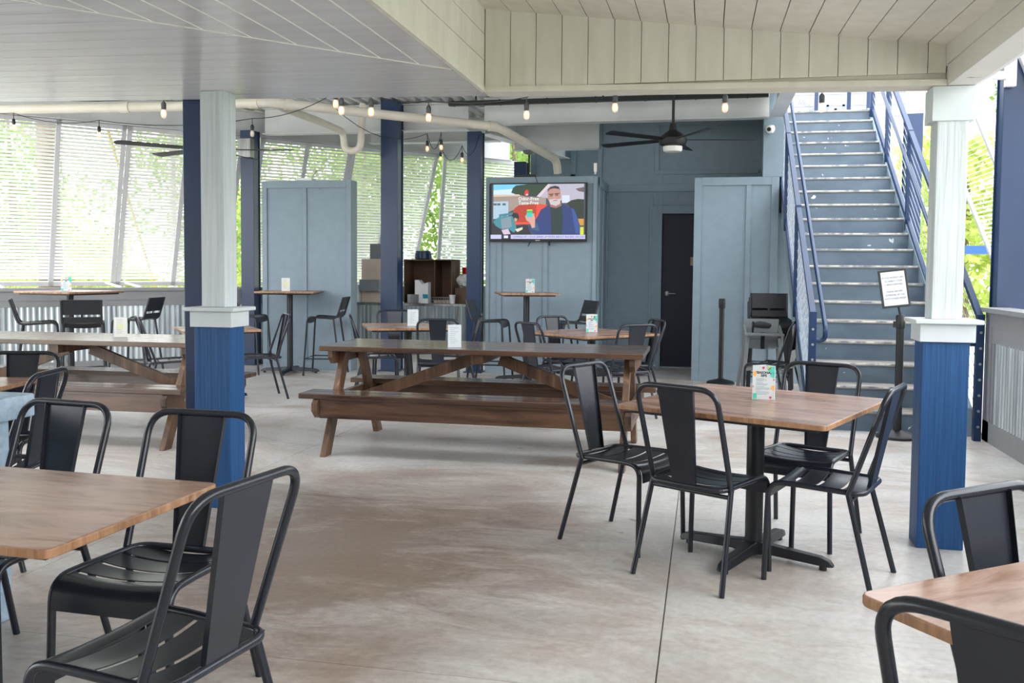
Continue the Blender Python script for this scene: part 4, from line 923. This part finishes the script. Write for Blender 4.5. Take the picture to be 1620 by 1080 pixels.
o = MB().lathe([(.055, 0), (.066, .28), (.07, .29), (.0, .29)], seg=20).build('red_cups', M['red']); o.location = (-3.40, 12.9, 1.12); tag(o, 'red plastic cup stack standing on the brown box near the third column', 'cups')
boxthing('brown_box', -3.49, -3.27, 12.6, 13.0, .893, 1.115, 'cbdark', 'brown box at the right end of the steel service table', 'box')
b = MB(); random.seed(3)
g2 = []
for i in range(9):
    row = []
    for j in range(14):
        th_ = i/8*math.pi; ph = j/13*2*math.pi; rr = .1*(1+random.uniform(-.18, .18)) if 0 < i < 8 else .1
        row.append((rr*math.sin(th_)*math.cos(ph), rr*.8*math.sin(th_)*math.sin(ph), .115+rr*math.cos(th_)*.9))
    row[-1] = row[0]; g2.append(row)
b.sheet(g2, .001); o = b.build('plastic_bag', M['bag']); o.location = (-3.38, 12.68, 1.103); tag(o, 'crumpled clear plastic bag on the brown box, in front of the red cups', 'bag')

# ================================================================== PALE BLUE BLOCK PIER (left edge)
e = empty('block_pier', (-2.9, 2.62, 0), 0, 'pale blue painted block pier with thick cap at the left edge', 'pier')
b = MB()
for r_ in range(4):
    z0 = r_*.2; off = .2*(r_ % 2); y = -.62
    while y < .455:
        y2 = min(y+.4-off, .455); off = 0; b.box(-.25, .25, y, y2-.006, z0, z0+.194); y = y2
b.box(-.244, .244, -.61, .445, 0, .8)
b.build('blockwork', M['blocks'], e, bevel=.006)
MB().box(-.33, .335, -.70, .49, .8, .89).build('cap_stone', M['blocks'], e, bevel=.008)

# ================================================================== OUTSIDE
tag(MB().box(-60, 60, -40, 90, -.32, -.21).build('ground_grass', M['grass'], smooth=False), kind='structure')
struct(MB().box(2.5, 14, -6, 30, -.3, -.12).build('floor_parking', M['pale'], smooth=False))
struct(MB().box(-17, -9.5, -4, 8, -.3, -.15).build('floor_drive', M['pale'], smooth=False))
def tree_mesh(n, rx, rz, zc_, leaf, seed):
    rnd = random.Random(seed); b = MB(); lobes = [(Vector((rnd.uniform(-.6, .6)*rx, rnd.uniform(-.6, .6)*rx, zc_+rnd.uniform(-.75, .75)*rz)), rnd.uniform(.3, .6)*rx) for _ in range(16)]
    for _ in range(n):
        c, r_ = rnd.choice(lobes); v = Vector((rnd.gauss(0, 1), rnd.gauss(0, 1), rnd.gauss(0, 1))).normalized()*r_*rnd.uniform(.6, 1.05); p = c+v; p.z = max(p.z, .05)
        a = Vector((rnd.gauss(0, 1), rnd.gauss(0, 1), rnd.gauss(0, 1))).normalized()*leaf; d = a.cross(v).normalized()*leaf*.6
        b.add([p-a, p-d, p+a, p+d], [(0, 1, 2, 3)])
    return b
def tree(x, y, h_, var, label, group, seed):
    e = empty('tree', (x, y, -.21), 0, label, 'tree', group)
    MB().tube([(0, 0, 0), (.05, .0, h_*.45), (-.05, .05, h_*.85)], [.16, .11, .04], 8).build('trunk', M['bark'], e)
    tree_mesh(3800, h_*.34, h_*.42, h_*.52, .11, seed).build('crown', M['leafg'] if var else M['leafd'], e, smooth=False)
    return e
protos = [tree(-60, 60, 8, 0, '', None, 1), tree(-64, 60, 7, 1, '', None, 2), tree(-60, 64, 5, 1, '', None, 5)]
k = 0; spots = []
for i in range(22):
    s_ = -9+i*1.45; o_ = 10+(i % 3)*3.5+random.uniform(-.6, .6); spots.append((W0+WD*s_+WN*o_, i))
for p, i in spots:
    o = protos[i % 3] if i < 3 else copy_tree(protos[i % 3 if i < 13 else 0]); o.location = (p.x, p.y, -.21); o.rotation_euler = (0, 0, i*1.3); sc_ = .55+.09*((i*7) % 4)+(.35 if i > 13 else 0); o.scale = (sc_,)*3
    o['label'] = 'leafy tree in the hazy row beyond the left louvred shutters'; o['group'] = 'trees beyond the left louvres'
for i, (x, y) in enumerate(((9.5, 24), (14.5, 23), (6.6, 26), (18, 19), (4.2, 31), (12, 30))):
    o = copy_tree(protos[i % 3]); o.location = (x, y, -.21); o.rotation_euler = (0, 0, i*2.1); o.scale = (1.15+.1*(i % 2),)*3; o['label'] = 'green tree standing across the lot beyond the right side'; o['group'] = 'trees beyond the right side'
# low hedge of shrubs just outside the left wall
for i in range(14):
    p = W0+WD*(-7+i*1.1)+WN*(4.0+.5*(i % 2)); o = copy_tree(protos[2]); o.name = 'shrub'; o.location = (p.x, p.y, -1.1); o.rotation_euler = (0, 0, i); o.scale = (.42, .42, .42); o.location.z = -.5
    o['label'] = 'low green shrub outside the left half wall'; o['category'] = 'shrub'; o['group'] = 'shrubs outside the left wall'
def pole(p, r_, h_, mat, label):
    o = MB().cyl((0, 0, 0), (0, 0, h_), r_, r_*.85, 14).build('utility_pole', M[mat]); o.location = (p.x, p.y, -.21); return tag(o, label, 'pole')
pole(W0+WD*-.75+WN*2.6, .16, 9, 'bark', 'brown timber utility pole outside the shutters behind the leftmost high table')
pole(W0+WD*1.0+WN*2.3, .06, 8, 'white', 'white pole outside the shutters left of the dark navy column')
a = W0+WD*.25+WN*1.6; o = MB().cyl((0, 0, 0), (-.85, -.47, 3.6), .022, seg=8).build('guy_wire_guard', M['yellow']); o.location = (a.x+.55, a.y+.3, -.21); tag(o, 'slanting yellow guy-wire guard outside the left shutters', 'wire guard')
e = empty('blue_gateway', (5.6, 18.0, -.12), 0, 'bright blue metal frame outside beyond the right pillar', 'frame')
MB().box(-1.2, 1.4, -.06, .06, 1.85, 2.0).build('crossbar', M['brightblue'], e)
for x in (-1.2, 1.3): MB().box(x, x+.1, -.05, .05, 0, 1.85).build('upright', M['brightblue'], e)
b = MB()
for k in range(14): b.box(5.2, 5.65, 16.5, 16.95, -.12+k*.09, -.12+k*.09+.082)
o = b.build('brick_pier', M['brick']); tag(o, 'red brick pier outside beyond the right pillar', 'pier')
